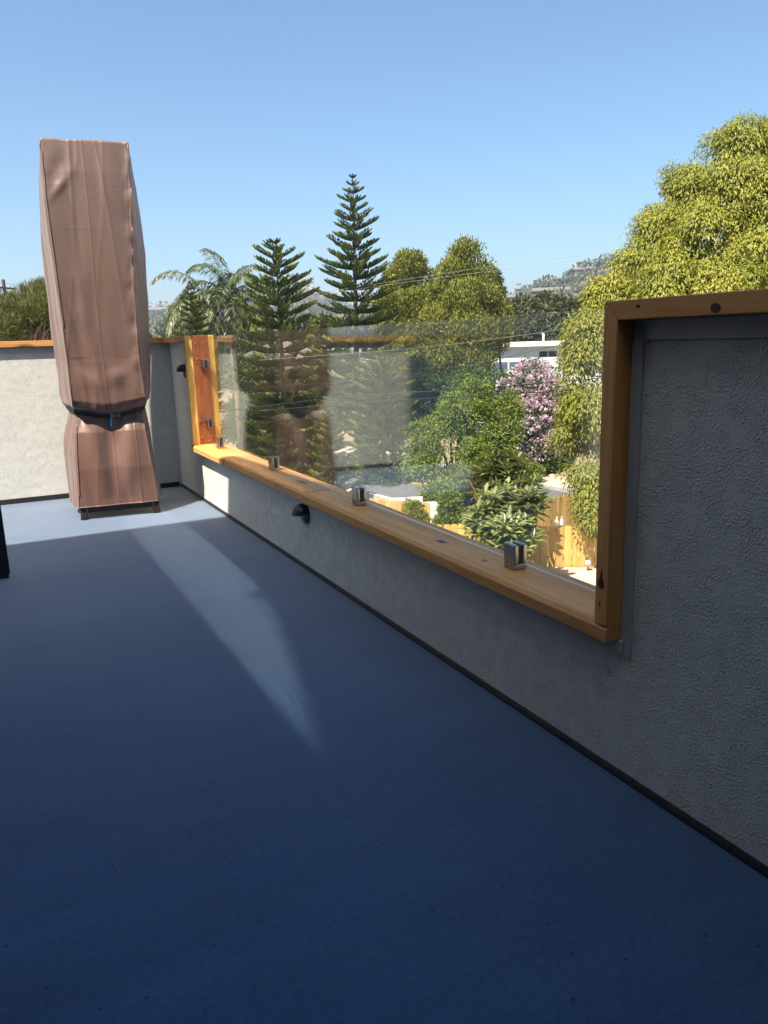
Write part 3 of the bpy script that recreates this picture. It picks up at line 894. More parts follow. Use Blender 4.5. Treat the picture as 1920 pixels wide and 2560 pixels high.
def path_strip(pts, w0, w1, dz):
    """a ribbon beside a polyline from offset w0 to w1 (to the right of travel)"""
    P = [Vector((p[0], p[1], 0)) for p in pts]; v = []; f = []
    for i, p in enumerate(P):
        d = (P[min(i+1, len(P)-1)]-P[max(0, i-1)]).normalized(); r_ = Vector((d.y, -d.x, 0))
        for w in (w0, w1):
            q = p + r_*w
            v.append((q.x, q.y, gz_road(q.x, q.y)+dz))
    for i in range(len(P)-1): f.append((2*i, 2*i+1, 2*i+3, 2*i+2))
    return v, f
ROAD = []
ctrl = [(16.6, -6), (15.4, 10), (14.9, 18), (14.55, 22.5), (13.9, 26), (12.0, 31.5), (8.0, 38.5), (1.0, 47)]
for i in range(len(ctrl)-1):
    for t in np.linspace(0, 1, 8, endpoint=False):
        p0 = ctrl[max(0, i-1)]; p1 = ctrl[i]; p2 = ctrl[i+1]; p3 = ctrl[min(len(ctrl)-1, i+2)]
        ROAD.append(tuple(0.5*((2*b1)+(-a1+c1)*t+(2*a1-5*b1+4*c1-d1)*t*t+(-a1+3*b1-3*c1+d1)*t**3) for a1, b1, c1, d1 in zip(p0, p1, p2, p3)))
def gz_road(x, y):
    D = math.hypot(x, y)
    return -4.38 + (max(0.0, D-33)*0.055)
ASPH = plain('asphalt', (0.115, 0.115, 0.12), 0.85, spec=0.25, var=0.22, vs=6, bmp=0.5, bs=60)
CONC = plain('concrete pavement', (0.40, 0.375, 0.335), 0.85, spec=0.2, var=0.12, vs=5, bmp=0.3, bs=40)
k = MB(); k.add(*path_strip(ROAD, -2.7, 2.7, 0.02)); tag(k.build('road', ASPH), 'grey asphalt street curving behind the trees', 'road', kind='structure')
YEL = plain('yellow road paint', (0.62, 0.36, 0.03), 0.7)
for nm, a_, b__ in (('road_marking', -0.16, -0.05), ('road_marking', 0.05, 0.16)):
    k = MB(); k.add(*path_strip(ROAD, a_, b__, 0.026)); tag(k.build(nm, YEL), 'yellow centre line painted on the grey street', 'road marking', kind='structure')
def kerb_strip(w0, w1):
    v, f = path_strip(ROAD, w0, w1, 0.14); v2, f2 = path_strip(ROAD, w0, w1, -0.3)
    n_ = len(v); side = []
    for i in range(0, n_-2, 2):
        side += [(i, i+2, i+2+n_, i+n_), (i+1, i+3, i+3+n_, i+1+n_)]
    q = MB(); q.add(v+v2, f+side); return q
tag(kerb_strip(2.71, 2.90).build('kerb', CONC), 'pale concrete kerb on the far side of the street', 'kerb', kind='structure')
tag(kerb_strip(2.91, 4.2).build('pavement', CONC), 'pale concrete footpath on the far side of the street', 'pavement', kind='structure')
tag(kerb_strip(-2.90, -2.71).build('kerb', CONC), 'pale concrete kerb on the near side of the street', 'kerb', kind='structure')

LF0, LF1 = Vector((7.6, 13.05, 0)), Vector((12.3, 9.35, 0))         # low fence line
k = MB()
k.prism([(1.45, -8), (13.0, -8), (13.2, 8.5), (12.36, 9.25), (7.55, 13.02), (1.45, 13.0)], 'z', -4.9, -3.48)
tag(k.build('driveway', plain('pale pink concrete', (0.50, 0.40, 0.32), 0.85, spec=0.2, var=0.06, vs=3, bmp=0.3, bs=50)), 'sunlit pale pink concrete drive below the deck', 'driveway', kind='structure')

# ---- wooden fences, every picket a part
FENCE_WOOD = wood_mat('golden fence wood', ((0.38, 0.22, 0.055), (0.50, 0.31, 0.085), (0.60, 0.40, 0.135)), 'z', True, 0.7, 0.8, True)
def picket_mesh(h, w=0.137, t=0.018):
    q = MB(); c = 0.03
    q.prism([(-w/2, 0), (w/2, 0), (w/2, h-c*0.9), (w/2-c*0.35, h-c*0.25), (w/2-c, h), (-w/2+c, h), (-w/2+c*0.35, h-c*0.25), (-w/2, h-c*0.9)], 'y', -t/2, t/2)
    me = q.mesh('picket'); me.materials.append(FENCE_WOOD); return me
def picket_fence(label, p0, p1, zb, h, group=None, ztop_slope=0.0, seed=0):
    rng = random.Random(seed)
    p0 = Vector(p0); p1 = Vector(p1); d = (p1-p0); L_ = d.length; d.normalize()
    t = thing('picket_fence', label, 'fence', (p0.x, p0.y, zb), math.atan2(d.y, d.x), group)
    me = picket_mesh(h)
    n_ = int(L_/0.149)
    for i in range(n_):
        o = link('picket', me, None, t)
        o.location = (0.0745+i*0.149, rng.uniform(-0.004, 0.004), rng.uniform(-0.012, 0.012)+ztop_slope*i)
        o.rotation_euler = (0, rng.uniform(-0.012, 0.012), rng.uniform(-0.03, 0.03))
    for zz in (0.2*h, 0.8*h):
        q = MB(); q.box(0, L_, 0.016, 0.054, zz-0.04, zz+0.04)
        q.build('rail', FENCE_WOOD, t)
    for xx in np.arange(0.05, L_, 2.2):
        q = MB(); q.box(xx-0.045, xx+0.045, 0.056, 0.146, -0.1, h-0.05); q.build('post', FENCE_WOOD, t)
    return t
picket_fence('low golden picket fence at the back of the pale drive, leaf shadows across it', LF0, LF1, -3.49, 0.835, seed=3)
picket_fence('taller brown picket fence behind the low one, stepping up to the right', (8.95, 14.25, 0), (14.2, 14.55, 0), -4.75, 1.80, ztop_slope=0.004, seed=5)
picket_fence('short stretch of picket fence in front of the white concrete blocks', (8.0, 16.6, 0), (8.95, 15.2, 0), -4.75, 1.97, seed=6)
# two white bottle shaped ornaments on the low fence
WHITEG = plain('white glaze', (0.78, 0.77, 0.75), 0.35)
dl = (LF1-LF0).normalized()
for px_, lab in ((1202, 'white bottle shaped ornament on the low fence, the shorter one with its neck lower'), (1213, 'white bottle shaped ornament on the low fence, beside the camphor leaves')):
    a = at(px_, 1135, 15); dirn = Vector((a.x, a.y, 0)).normalized()
    tt = (LF0.x*dl.y-LF0.y*dl.x)/(dirn.x*dl.y-dirn.y*dl.x)
    p = dirn*tt
    k = MB(); hh = 0.165 if px_ == 1202 else 0.185
    k.lathe([(0.030, 0), (0.036, 0.01), (0.037, hh*0.42), (0.026, hh*0.6), (0.011, hh*0.72), (0.009, hh*0.97), (0.011, hh)], 12)
    o = k.build('white_bottle', WHITEG, None, smooth=True); o.location = (p.x, p.y, -3.49+0.849)
    tag(o, lab, 'ornament', group='white ornaments on the low fence')
# path light
p = at(1270, 1226, 14.75)
t = thing('path_light', 'small round headed garden light on the pale drive before the fence', 'garden light', (p.x, p.y, -3.479))
k = MB(); k.tube([(0, 0, 0), (0, 0, 0.10)], 0.012, 8); k.build('stem', BLACKMET, t)
k = MB(); k.lathe([(0.012, 0.085), (0.05, 0.10), (0.064, 0.15), (0.05, 0.20), (0.015, 0.213)], 16); k.build('lamp_head', plain('frosted grey globe', (0.42, 0.40, 0.42), 0.5), t, smooth=True)

# ---- big yellow-green tree on the right
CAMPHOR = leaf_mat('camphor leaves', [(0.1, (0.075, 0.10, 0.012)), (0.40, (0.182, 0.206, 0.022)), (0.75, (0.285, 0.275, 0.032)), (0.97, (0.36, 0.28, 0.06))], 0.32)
cl = plobes([(1612, 318, 19, 50), (1560, 318, 19.2, 28), (1655, 330, 19.2, 46), (1505, 420, 18.5, 56), (1462, 390, 18.6, 22), (1600, 420, 18, 70), (1665, 440, 18, 76), (1440, 510, 18, 56), (1412, 480, 18.2, 24), (1530, 520, 17.4, 74), (1640, 560, 17.6, 84),
             (1390, 600, 17.5, 54), (1360, 570, 17.6, 26), (1318, 645, 17, 44), (1450, 620, 16.8, 70), (1560, 640, 16.8, 80), (1292, 640, 17.2, 24), (1275, 720, 16.5, 50), (1340, 720, 16.4, 60), (1264, 765, 16.4, 46), (1262, 805, 16.3, 50), (1310, 810, 16, 54), (1300, 760, 16.2, 50), (1285, 850, 16.6, 56), (1275, 925, 16.3, 54),
             (1256, 880, 16.3, 50), (1300, 890, 15.8, 56), (1246, 950, 16, 46), (1290, 970, 15.6, 50), (1262, 990, 15.9, 44), (1268, 1030, 15.5, 36), (1282, 1085, 15.0, 30), (1288, 1125, 14.8, 26), (1430, 720, 16.8, 90), (1560, 760, 17, 110), (1450, 850, 17, 110), (1420, 1000, 16.5, 90)])
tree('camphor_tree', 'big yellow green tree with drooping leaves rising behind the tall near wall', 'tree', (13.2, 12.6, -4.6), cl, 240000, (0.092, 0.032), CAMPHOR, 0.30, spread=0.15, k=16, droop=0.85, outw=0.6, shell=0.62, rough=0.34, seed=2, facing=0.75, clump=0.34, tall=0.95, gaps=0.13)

# ---- street-side trees
GREEN = leaf_mat('bright green leaves', [(0.1, (0.065, 0.105, 0.014)), (0.5, (0.145, 0.205, 0.028)), (0.9, (0.25, 0.275, 0.045))], 0.32)
gl_ = plobes([(1000, 890, 25, 62), (1020, 850, 25.5, 38), (950, 960, 24.5, 62), (1055, 945, 25, 66), (925, 1010, 24, 46), (1000, 1000, 24, 72), (1060, 1030, 24.5, 58), (898, 1000, 24.5, 34), (980, 1050, 24, 42), (970, 900, 25, 40), (1085, 890, 25.3, 40)])
tree('feathery_tree', 'bright green feathery tree standing at the near edge of the street', 'tree', (13.2, 21.3, -4.5), gl_, 52000, (0.12, 0.042), GREEN, 0.13, spread=0.16, k=14, droop=0.25, outw=0.8, shell=0.5, rough=0.4, seed=3, fork=0.25, facing=0.6, clump=0.33, gaps=0.22)
DARKG = leaf_mat('deep green leaves', [(0.1, (0.026, 0.052, 0.013)), (0.5, (0.056, 0.095, 0.022)), (0.9, (0.11, 0.145, 0.036))], 0.2)
tree('shade_tree', 'deep green rounded tree behind the bright feathery one', 'tree', (17.6, 27.5, -4.0), plobes([(1075, 860, 33, 52), (1040, 905, 32.5, 50), (1105, 905, 33, 45), (1015, 840, 33.5, 44), (1060, 960, 32.5, 45), (1120, 845, 34, 36)]), 26000, (0.16, 0.07), DARKG, 0.2, spread=0.2, k=12, droop=0.4, seed=4, rough=0.35, facing=0.6)
# flowering tree
ORCH = leaf_mat('grey green leaves', [(0.1, (0.045, 0.06, 0.03)), (0.5, (0.085, 0.105, 0.05)), (0.9, (0.14, 0.155, 0.085))], 0.2)
PINK = leaf_mat('pink blossoms', [(0.05, (0.36, 0.14, 0.30)), (0.3, (0.50, 0.34, 0.43)), (0.8, (0.66, 0.55, 0.57))], 0.3)
ol = plobes([(1150, 815, 31, 38), (1118, 850, 30.5, 42), (1178, 850, 30.5, 46), (1105, 900, 30.3, 42), (1155, 915, 30, 54), (1112, 955, 30, 46), (1170, 965, 30, 50), (1110, 995, 30, 32), (1150, 1005, 30, 30), (1205, 920, 30.5, 44), (1083, 895, 30.3, 28), (1085, 950, 30.2, 26)])
t = tree('flowering_tree', 'tree covered in pale pink purple blossoms beside the big yellow green tree', 'tree', (18.6, 23.4, -4.3), ol, 20000, (0.13, 0.085), ORCH, 0.14, spread=0.15, k=10, droop=0.4, seed=6, rough=0.4, facing=0.5, gaps=0.12)
me = leaves_mesh('blossoms', *lobe_leaves(ol, 12500, (0.13, 0.085), spread=0.12, k=9, droop=0.0, outw=1.0, shell=0.86, rough=0.4, seed=61, upw=0.3, facing=0.8))
o = link('blossoms', me, PINK, t); o.location = -Vector(t.location); o['kind'] = 'stuff'

# ---- large leaved shrub in front of the fences: whorls of long leaves on thin stems
def whorl_plant(name, label, base, tips, leaf, lm, seed, per=9, r0=0.05):
    rng = np.random.default_rng(seed); base = Vector(base)
    t = thing(name, label, 'shrub', base)
    k = MB(); P, D, U, V = [], [], [], []
    for tip in tips:
        tip = Vector(tip)
        mid = base.lerp(tip, 0.55) + Vector((0, 0, 0.15))
        k.tube([base, mid, tip], [r0*0.7, r0*0.4, r0*0.22], 5)
        ax = ((tip-mid).normalized()*0.4 + Vector((0, 0, 0.9))).normalized()
        s1 = ax.orthogonal().normalized(); s2 = ax.cross(s1)
        for ly, (el, q, off) in enumerate(((0.60, per//2, 0.02), (0.20, per, 0.0), (-0.30, per//2+1, -0.05))):
            for i in range(q):
                a = 2*math.pi*(i+0.37*ly+rng.uniform(-0.2, 0.2))/q
                e_ = el+rng.uniform(-0.2, 0.2)
                D.append(s1*math.cos(a)*math.cos(e_) + s2*math.sin(a)*math.cos(e_) + ax*math.sin(e_))
                P.append(tip+ax*off); U.append(ax); V.append(rng.uniform(0.1, 0.95))
    st = k.build('stems', BARK, t, smooth=True)
    L_ = leaf[0]*rng.uniform(0.75, 1.2, len(P))
    me = leaves_mesh('crown', np.array(P), np.array(D), np.array(U), L_, L_*leaf[1]/leaf[0], V, fold=0.18, wide=0.6)
    o = link('crown', me, lm, t)
    for q in (st, o): q.location = -base
    return t
LOQ = leaf_mat('large pale backed leaves', [(0.1, (0.055, 0.085, 0.018)), (0.5, (0.135, 0.165, 0.036)), (0.95, (0.29, 0.29, 0.11))], 0.22, 0.35, 0.5)
rg = np.random.default_rng(11)
tips = []
for (px_, py_, d_, r_, n_) in ((1090, 1030, 15.2, 60, 26), (1040, 1040, 15.4, 50, 18), (1138, 1060, 14.4, 32, 12), (1080, 1100, 13.8, 62, 34), (1140, 1100, 13.6, 40, 18), (1050, 1140, 13.4, 45, 20), (1110, 1150, 13.0, 45, 22), (1100, 1190, 12.8, 34, 12), (1090, 1005, 15.6, 30, 8)):
    c = at(px_, py_, d_); kk = r_*1.157/FPX*(c-EYE).length
    for _ in range(n_):
        q = unit(rg.normal(size=3))*(0.55+0.45*rg.random())
        tips.append((c.x+q[0]*kk, c.y+q[1]*kk, c.z+q[2]*kk*0.9))
whorl_plant('large_leaved_tree', 'small tree with whorls of big glossy leaves in front of the picket fences', (8.3, 11.2, -3.49), tips, (0.26, 0.075), LOQ, 5)
# narrow shrub and small shrub beside it
tree('columnar_shrub', 'narrow upright green shrub between the fence stretches', 'shrub', (8.0, 13.4, -4.5), plobes([(968, 1080, 15.5, 20), (972, 1105, 15.5, 24), (965, 1130, 15.4, 26), (970, 1160, 15.3, 28), (968, 1195, 15.2, 30)]), 9000, (0.075, 0.032), GREEN, 0.04, spread=0.07, k=10, droop=-0.2, seed=8, rough=0.5)
tree('round_shrub', 'small yellowish green shrub before the short fence stretch', 'shrub', (7.2, 13.2, -4.5), plobes([(893, 1102, 15.4, 17), (900, 1125, 15.2, 22), (885, 1140, 15.1, 24)]), 4500, (0.075, 0.034), CAMPHOR, 0.03, spread=0.07, k=10, droop=-0.2, seed=9, rough=0.5)
tree('roadside_shrub', 'low dark shrub at the edge of the street left of the bright feathery tree', 'shrub', (13.0, 25.0, -4.4), plobes([(822, 1035, 29, 18), (835, 1055, 28.5, 20), (868, 1040, 29, 17), (800, 1040, 29, 18)]), 3000, (0.12, 0.05), DARKG, 0.03, spread=0.15, k=8, droop=0.0, seed=10, rough=0.6)
tree('verge_shrub', 'low olive shrub on the far verge below the chain link fence', 'shrub', (17.0, 30.0, -4.2), plobes([(838, 1000, 35, 14), (858, 998, 35, 12)]), 1600, (0.13, 0.05), CAMPHOR, 0.03, spread=0.15, k=8, droop=0.0, seed=12, rough=0.6)

for i_, (lb, args, n_l, lf_, lm_) in enumerate((
    ('low green shrub spilling over the near kerb beside the white blocks', [(935, 1068, 20, 16), (955, 1060, 20.3, 18)], 3200, (0.09, 0.04), GREEN),
    ('leafy shrub below the flowering tree on the far bank', [(1110, 1015, 28.5, 24), (1145, 1022, 28.3, 22), (1080, 1000, 28.6, 24)], 5200, (0.11, 0.05), GREEN),
    ('dark shrub in the shade under the flowering tree', [(1175, 1005, 29.5, 22), (1205, 1000, 29.5, 24)], 3600, (0.12, 0.05), DARKG),
    ('mid green shrub behind the chain link fence near the mailbox', [(905, 945, 37, 20), (935, 930, 37, 22), (880, 935, 37.5, 18)], 4200, (0.14, 0.06), GREEN),
    ('dark shrub on the bank left of the mailbox', [(815, 960, 36, 22), (790, 985, 35, 22)], 3600, (0.14, 0.06), DARKG))):
    bb = at(args[0][0], args[0][1]+args[0][3]*1.6, args[0][2])
    tree('verge_shrub', lb, 'shrub', (bb.x, bb.y, bb.z), plobes(args), n_l, lf_, lm_, 0.03, spread=0.13, k=8, droop=0.0, seed=90+i_, rough=0.5)
tree('shade_shrub', 'dark bushes in the shade behind the trunks of the star pines', 'shrub', azp(19.5, 37, -4.1), plobes([(520, 890, 38, 30), (565, 880, 38, 34), (610, 905, 37.5, 36), (660, 885, 38, 36), (705, 905, 37.5, 34), (540, 935, 37, 26), (585, 945, 36.5, 24), (745, 900, 38, 32), (500, 930, 37, 24)]), 22000, (0.16, 0.075), DARKG, 0.06, spread=0.2, k=10, droop=0.1, seed=97, rough=0.5, facing=0.4)
tree('shade_shrub', 'mid green bush between the star pine trunk and the young conifer', 'shrub', azp(21.5, 33, -4.2), plobes([(655, 960, 33, 26), (690, 945, 33.5, 26), (630, 985, 32.5, 20)]), 7000, (0.13, 0.06), GREEN, 0.05, spread=0.16, k=10, droop=0.1, seed=98, rough=0.5, facing=0.4)
# ---- yellow-olive cypresses
CYP = leaf_mat('golden cypress sprays', [(0.08, (0.045, 0.058, 0.012)), (0.42, (0.130, 0.150, 0.024)), (0.72, (0.215, 0.215, 0.034)), (0.95, (0.29, 0.26, 0.05))], 0.2, 0.7, 0.2)
c1 = plobes([(888, 585, 46, 30), (862, 620, 46, 34), (915, 622, 46, 34), (850, 670, 45.5, 38), (898, 675, 45, 44), (935, 670, 46, 30), (848, 730, 45, 42), (900, 740, 44.5, 50), (860, 790, 44, 48), (910, 810, 43.5, 44)])
tree('golden_cypress', 'broad golden olive cypress with a rounded top, right of the tall pine', 'tree', (22.0, 39.5, -3.5), c1, 100000, (0.19, 0.085), CYP, 0.35, spread=0.30, k=16, droop=-0.7, outw=0.6, shell=0.6, rough=0.4, clump=0.50, tall=1.3, gaps=0.16, seed=13, facing=0.7)
c2 = plobes([(1008, 562, 44, 28), (985, 600, 44, 36), (1032, 600, 44, 34), (968, 650, 43.5, 40), (1015, 660, 43, 48), (1045, 655, 44, 30), (950, 715, 43, 44), (1010, 730, 42.5, 52), (1062, 725, 43.5, 36), (960, 785, 42, 48), (1020, 795, 42, 44), (1075, 690, 44, 26), (985, 840, 41.5, 36), (930, 830, 42, 40)])
tree('golden_cypress', 'tallest golden olive cypress with a pointed top, left of the dark round tree', 'tree', (24.0, 36.0, -3.5), c2, 105000, (0.19, 0.085), CYP, 0.35, spread=0.30, k=16, droop=-0.7, outw=0.6, shell=0.6, rough=0.4, clump=0.50, tall=1.3, gaps=0.16, seed=14, facing=0.7)
tree('slim_cypress', 'slim dark cypress spire at the right edge of the golden ones', 'tree', (28.0, 38.5, -3.0), plobes([(1060, 595, 47, 9), (1063, 615, 47, 13), (1066, 640, 47, 17), (1072, 670, 47, 20), (1072, 710, 47, 24)]), 7000, (0.26, 0.10), DARKG, 0.12, spread=0.2, k=10, droop=-0.5, seed=15, rough=0.4)
tree('slim_cypress', 'slim dark cypress standing in the shade below the golden ones', 'tree', (20.5, 33.5, -3.8), plobes([(906, 790, 39, 12), (905, 815, 39, 15), (903, 845, 39, 18), (900, 880, 39, 20), (893, 915, 38.6, 24)]), 6500, (0.22, 0.08), DARKG, 0.12, spread=0.18, k=10, droop=-0.3, seed=16, rough=0.4)
tree('shade_tree', 'dark spreading tree in the shade behind the chain link fence', 'tree', (21.5, 35.0, -3.6), plobes([(880, 860, 41, 40), (930, 880, 41, 40), (860, 910, 40, 34), (960, 850, 41, 40), (1000, 850, 41, 40)]), 16000, (0.2, 0.09), DARKG, 0.2, spread=0.25, k=10, droop=0.4, seed=17, rough=0.4, facing=0.5)
tree('shade_tree', 'dark leafy trees standing behind the trunk of the middle sized star pine', 'tree', azp(19.0, 47, -3.6), plobes([(545, 830, 46, 44), (600, 850, 46, 44), (655, 840, 46, 44), (710, 850, 46, 46), (760, 840, 46, 44), (575, 790, 47, 30), (690, 795, 47, 34), (520, 800, 47, 30), (740, 790, 47, 30)]), 30000, (0.22, 0.10), DARKG, 0.2, spread=0.25, k=12, droop=0.3, seed=19, rough=0.45, facing=0.5)
tree('shade_tree', 'dark leafy tree behind the low feathery star pine', 'tree', azp(26.5, 43, -3.8), plobes([(800, 830, 42, 40), (840, 850, 42, 40), (790, 880, 41.5, 36), (835, 905, 41, 34)]), 16000, (0.2, 0.09), DARKG, 0.18, spread=0.25, k=12, droop=0.3, seed=20, rough=0.45, facing=0.5)
DARKT = leaf_mat('dark olive leaves', [(0.1, (0.028, 0.040, 0.014)), (0.55, (0.055, 0.066, 0.022)), (0.95, (0.115, 0.11, 0.045))], 0.15, 0.7, 0.2)
tree('round_tree', 'wide dark olive tree in the middle distance before the hillside', 'tree', (43.0, 55.0, -2.5), plobes([(1160, 690, 70, 44), (1115, 705, 70, 36), (1205, 690, 70, 40), (1135, 672, 71, 28), (1185, 668, 71, 30), (1230, 700, 70, 40), (1140, 725, 69, 40), (1195, 730, 69, 40), (1270, 690, 72, 44)]), 42000, (0.36, 0.18), DARKT, 0.4, spread=0.4, k=14, droop=0.2, seed=18, rough=0.3, facing=0.7)

# ---- star pines (whorled branches)
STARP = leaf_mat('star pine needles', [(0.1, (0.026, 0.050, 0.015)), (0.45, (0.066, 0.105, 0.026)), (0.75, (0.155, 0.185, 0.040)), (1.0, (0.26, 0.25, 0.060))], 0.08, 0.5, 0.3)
def star_pine(name, label, base, top_z, prof, step, seed, up=0.35, trunk_r=0.14, lean=(0, 0), br=6, cord=0.057, sprd=1.0, twig_len=0.42, z_low=None, dens=1.0):
    """prof: (share of height from the top, branch length)"""
    rng = np.random.default_rng(seed); base = Vector(base)
    t = thing(name, label, 'tree', base)
    H_ = top_z-base.z
    def axis(z):
        f = (z-base.z)/H_
        return Vector((base.x+lean[0]*f, base.y+lean[1]*f, z))
    k = MB()
    zs = np.linspace(base.z, top_z, 14)
    k.tube([axis(z) for z in zs], [trunk_r*(1-0.93*(z-base.z)/H_) for z in zs], 7)
    P, D, U, L_, W_, V = [], [], [], [], [], []
    z = top_z-0.12; i = 0
    zl = base.z+0.3 if z_low is None else z_low
    while z > zl:
        f = (top_z-z)/H_
        R_ = float(np.interp(f, [q[0] for q in prof], [q[1] for q in prof]))
        n_ = (br-1 if f < 0.16 else br if f < 0.3 else br+1) if f > 0.06 else 4
        a0 = rng.uniform(0, 6.28)
        for j in range(n_):
            a = a0 + 2*math.pi*j/n_ + rng.uniform(-0.12, 0.12)
            ln = R_*rng.uniform(0.66, 1.14)
            rise = up*(1.0-0.9*min(1, f*1.25)) - 0.10*f
            o0 = axis(z)
            h = Vector((math.cos(a), math.sin(a), 0)); sd = Vector((-h.y, h.x, 0))
            def bp(s_):          # dips a little, then turns up at the tip
                return o0 + h*ln*s_ + Vector((0, 0, ln*(rise*s_ - 0.16*f*math.sin(s_*math.pi) + 0.10*s_*s_)))
            k.tube([bp(0), bp(0.5), bp(0.97)], [0.022*(0.5+f), 0.014*(0.5+f), 0.006], 4, False)
            nt_ = max(6, int(ln/0.046*dens))
            for q in range(nt_):
                s_ = 0.10+0.90*(q+rng.random()*0.6)/nt_
                tl = twig_len*min(1.0, 0.35+ln*0.6)*(1.0-0.72*abs(s_-0.55)**1.3*1.6)*rng.uniform(0.8, 1.15)
                tl = max(0.08, tl)
                for sg in (-1, 1):
                    b0 = bp(s_)
                    d0 = (sd*sg*0.62*sprd*rng.uniform(0.6, 1.2) + h*0.62 + Vector((0, 0, 0.62))).normalized()
                    d1 = (d0 + Vector((0, 0, 0.45))).normalized()
                    m_ = b0 + d0*tl*0.55
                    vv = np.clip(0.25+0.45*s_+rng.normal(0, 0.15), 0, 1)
                    nn = np.array(d0.cross(Vector((0, 0, 1))))
                    for (pp, dd, ll) in ((b0, d0, tl*0.62), (m_, d1, tl*0.55)):
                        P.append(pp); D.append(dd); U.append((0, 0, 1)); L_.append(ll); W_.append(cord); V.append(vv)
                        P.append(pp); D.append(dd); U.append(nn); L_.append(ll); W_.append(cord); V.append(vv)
            # the tip
            P.append(bp(0.9)); D.append(h+Vector((0, 0, rise+0.5))); U.append((0, 0, 1)); L_.append(0.22*min(1, ln)); W_.append(cord); V.append(0.85)
        z -= step*(0.66+0.34*min(1, f*2.2))*rng.uniform(0.85, 1.12); i += 1
    tr_ = k.build('trunk', BARK, t, smooth=True)
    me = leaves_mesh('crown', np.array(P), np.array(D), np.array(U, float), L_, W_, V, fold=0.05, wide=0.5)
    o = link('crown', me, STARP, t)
    for q in (tr_, o): q.location = -base
    return t
b1 = azp(19.75, 30, -4.2)
star_pine('star_pine', 'middle sized star pine whose bare trunk shows through the glass', b1, 1+30*0.1229, [(0, 0.10), (0.03, 0.35), (0.08, 0.75), (0.2, 1.15), (0.35, 1.55), (0.5, 1.75), (1, 1.9)], 0.46, 21, up=0.42, trunk_r=0.15, z_low=-4.0)
b2 = azp(25.1, 37, -4.0)
star_pine('star_pine', 'tallest star pine, its pointed top highest against the sky', b2, 1+37*0.1975, [(0, 0.08), (0.03, 0.28), (0.07, 0.50), (0.17, 0.85), (0.25, 1.2), (0.34, 1.6), (0.44, 2.0), (0.52, 2.4), (1, 2.7)], 0.50, 22, up=0.40, trunk_r=0.20, lean=(0.25, 0.1), z_low=-3.0)
b3 = azp(13.65, 30, -4.0)
star_pine('star_pine', 'small star pine left of the palm beside the covered heater', b3, 1+30*0.0705, [(0, 0.06), (0.05, 0.28), (0.15, 0.55), (0.35, 0.95), (0.6, 1.25), (1, 1.4)], 0.28, 23, up=0.35, trunk_r=0.12, twig_len=0.28, z_low=-1.6)
b4 = azp(27.0, 29.5, -4.3)
star_pine('star_pine', 'low feathery star pine seen through the pale reflection in the glass', b4, 1-29.5*0.022, [(0, 0.12), (0.08, 0.5), (0.25, 1.1), (0.5, 1.55), (1, 1.7)], 0.36, 24, up=0.45, trunk_r=0.10, twig_len=0.36, z_low=-4.0)
b5 = azp(23.0, 25.5, -4.3)
star_pine('star_pine', 'young yellowish conifer at the foot of the pines behind the sill', b5, 1-25.5*0.085, [(0, 0.1), (0.2, 0.45), (0.6, 0.85), (1, 0.95)], 0.28, 25, up=0.7, trunk_r=0.07, twig_len=0.30, z_low=-4.2)
b6 = azp(22.6, 44, -3.5)
star_pine('star_pine', 'shaded star pine between the two larger ones', b6, 1+44*0.030, [(0, 0.1), (0.1, 0.7), (0.4, 1.6), (1, 2.3)], 0.45, 26, up=0.4, trunk_r=0.14, z_low=-3.2)

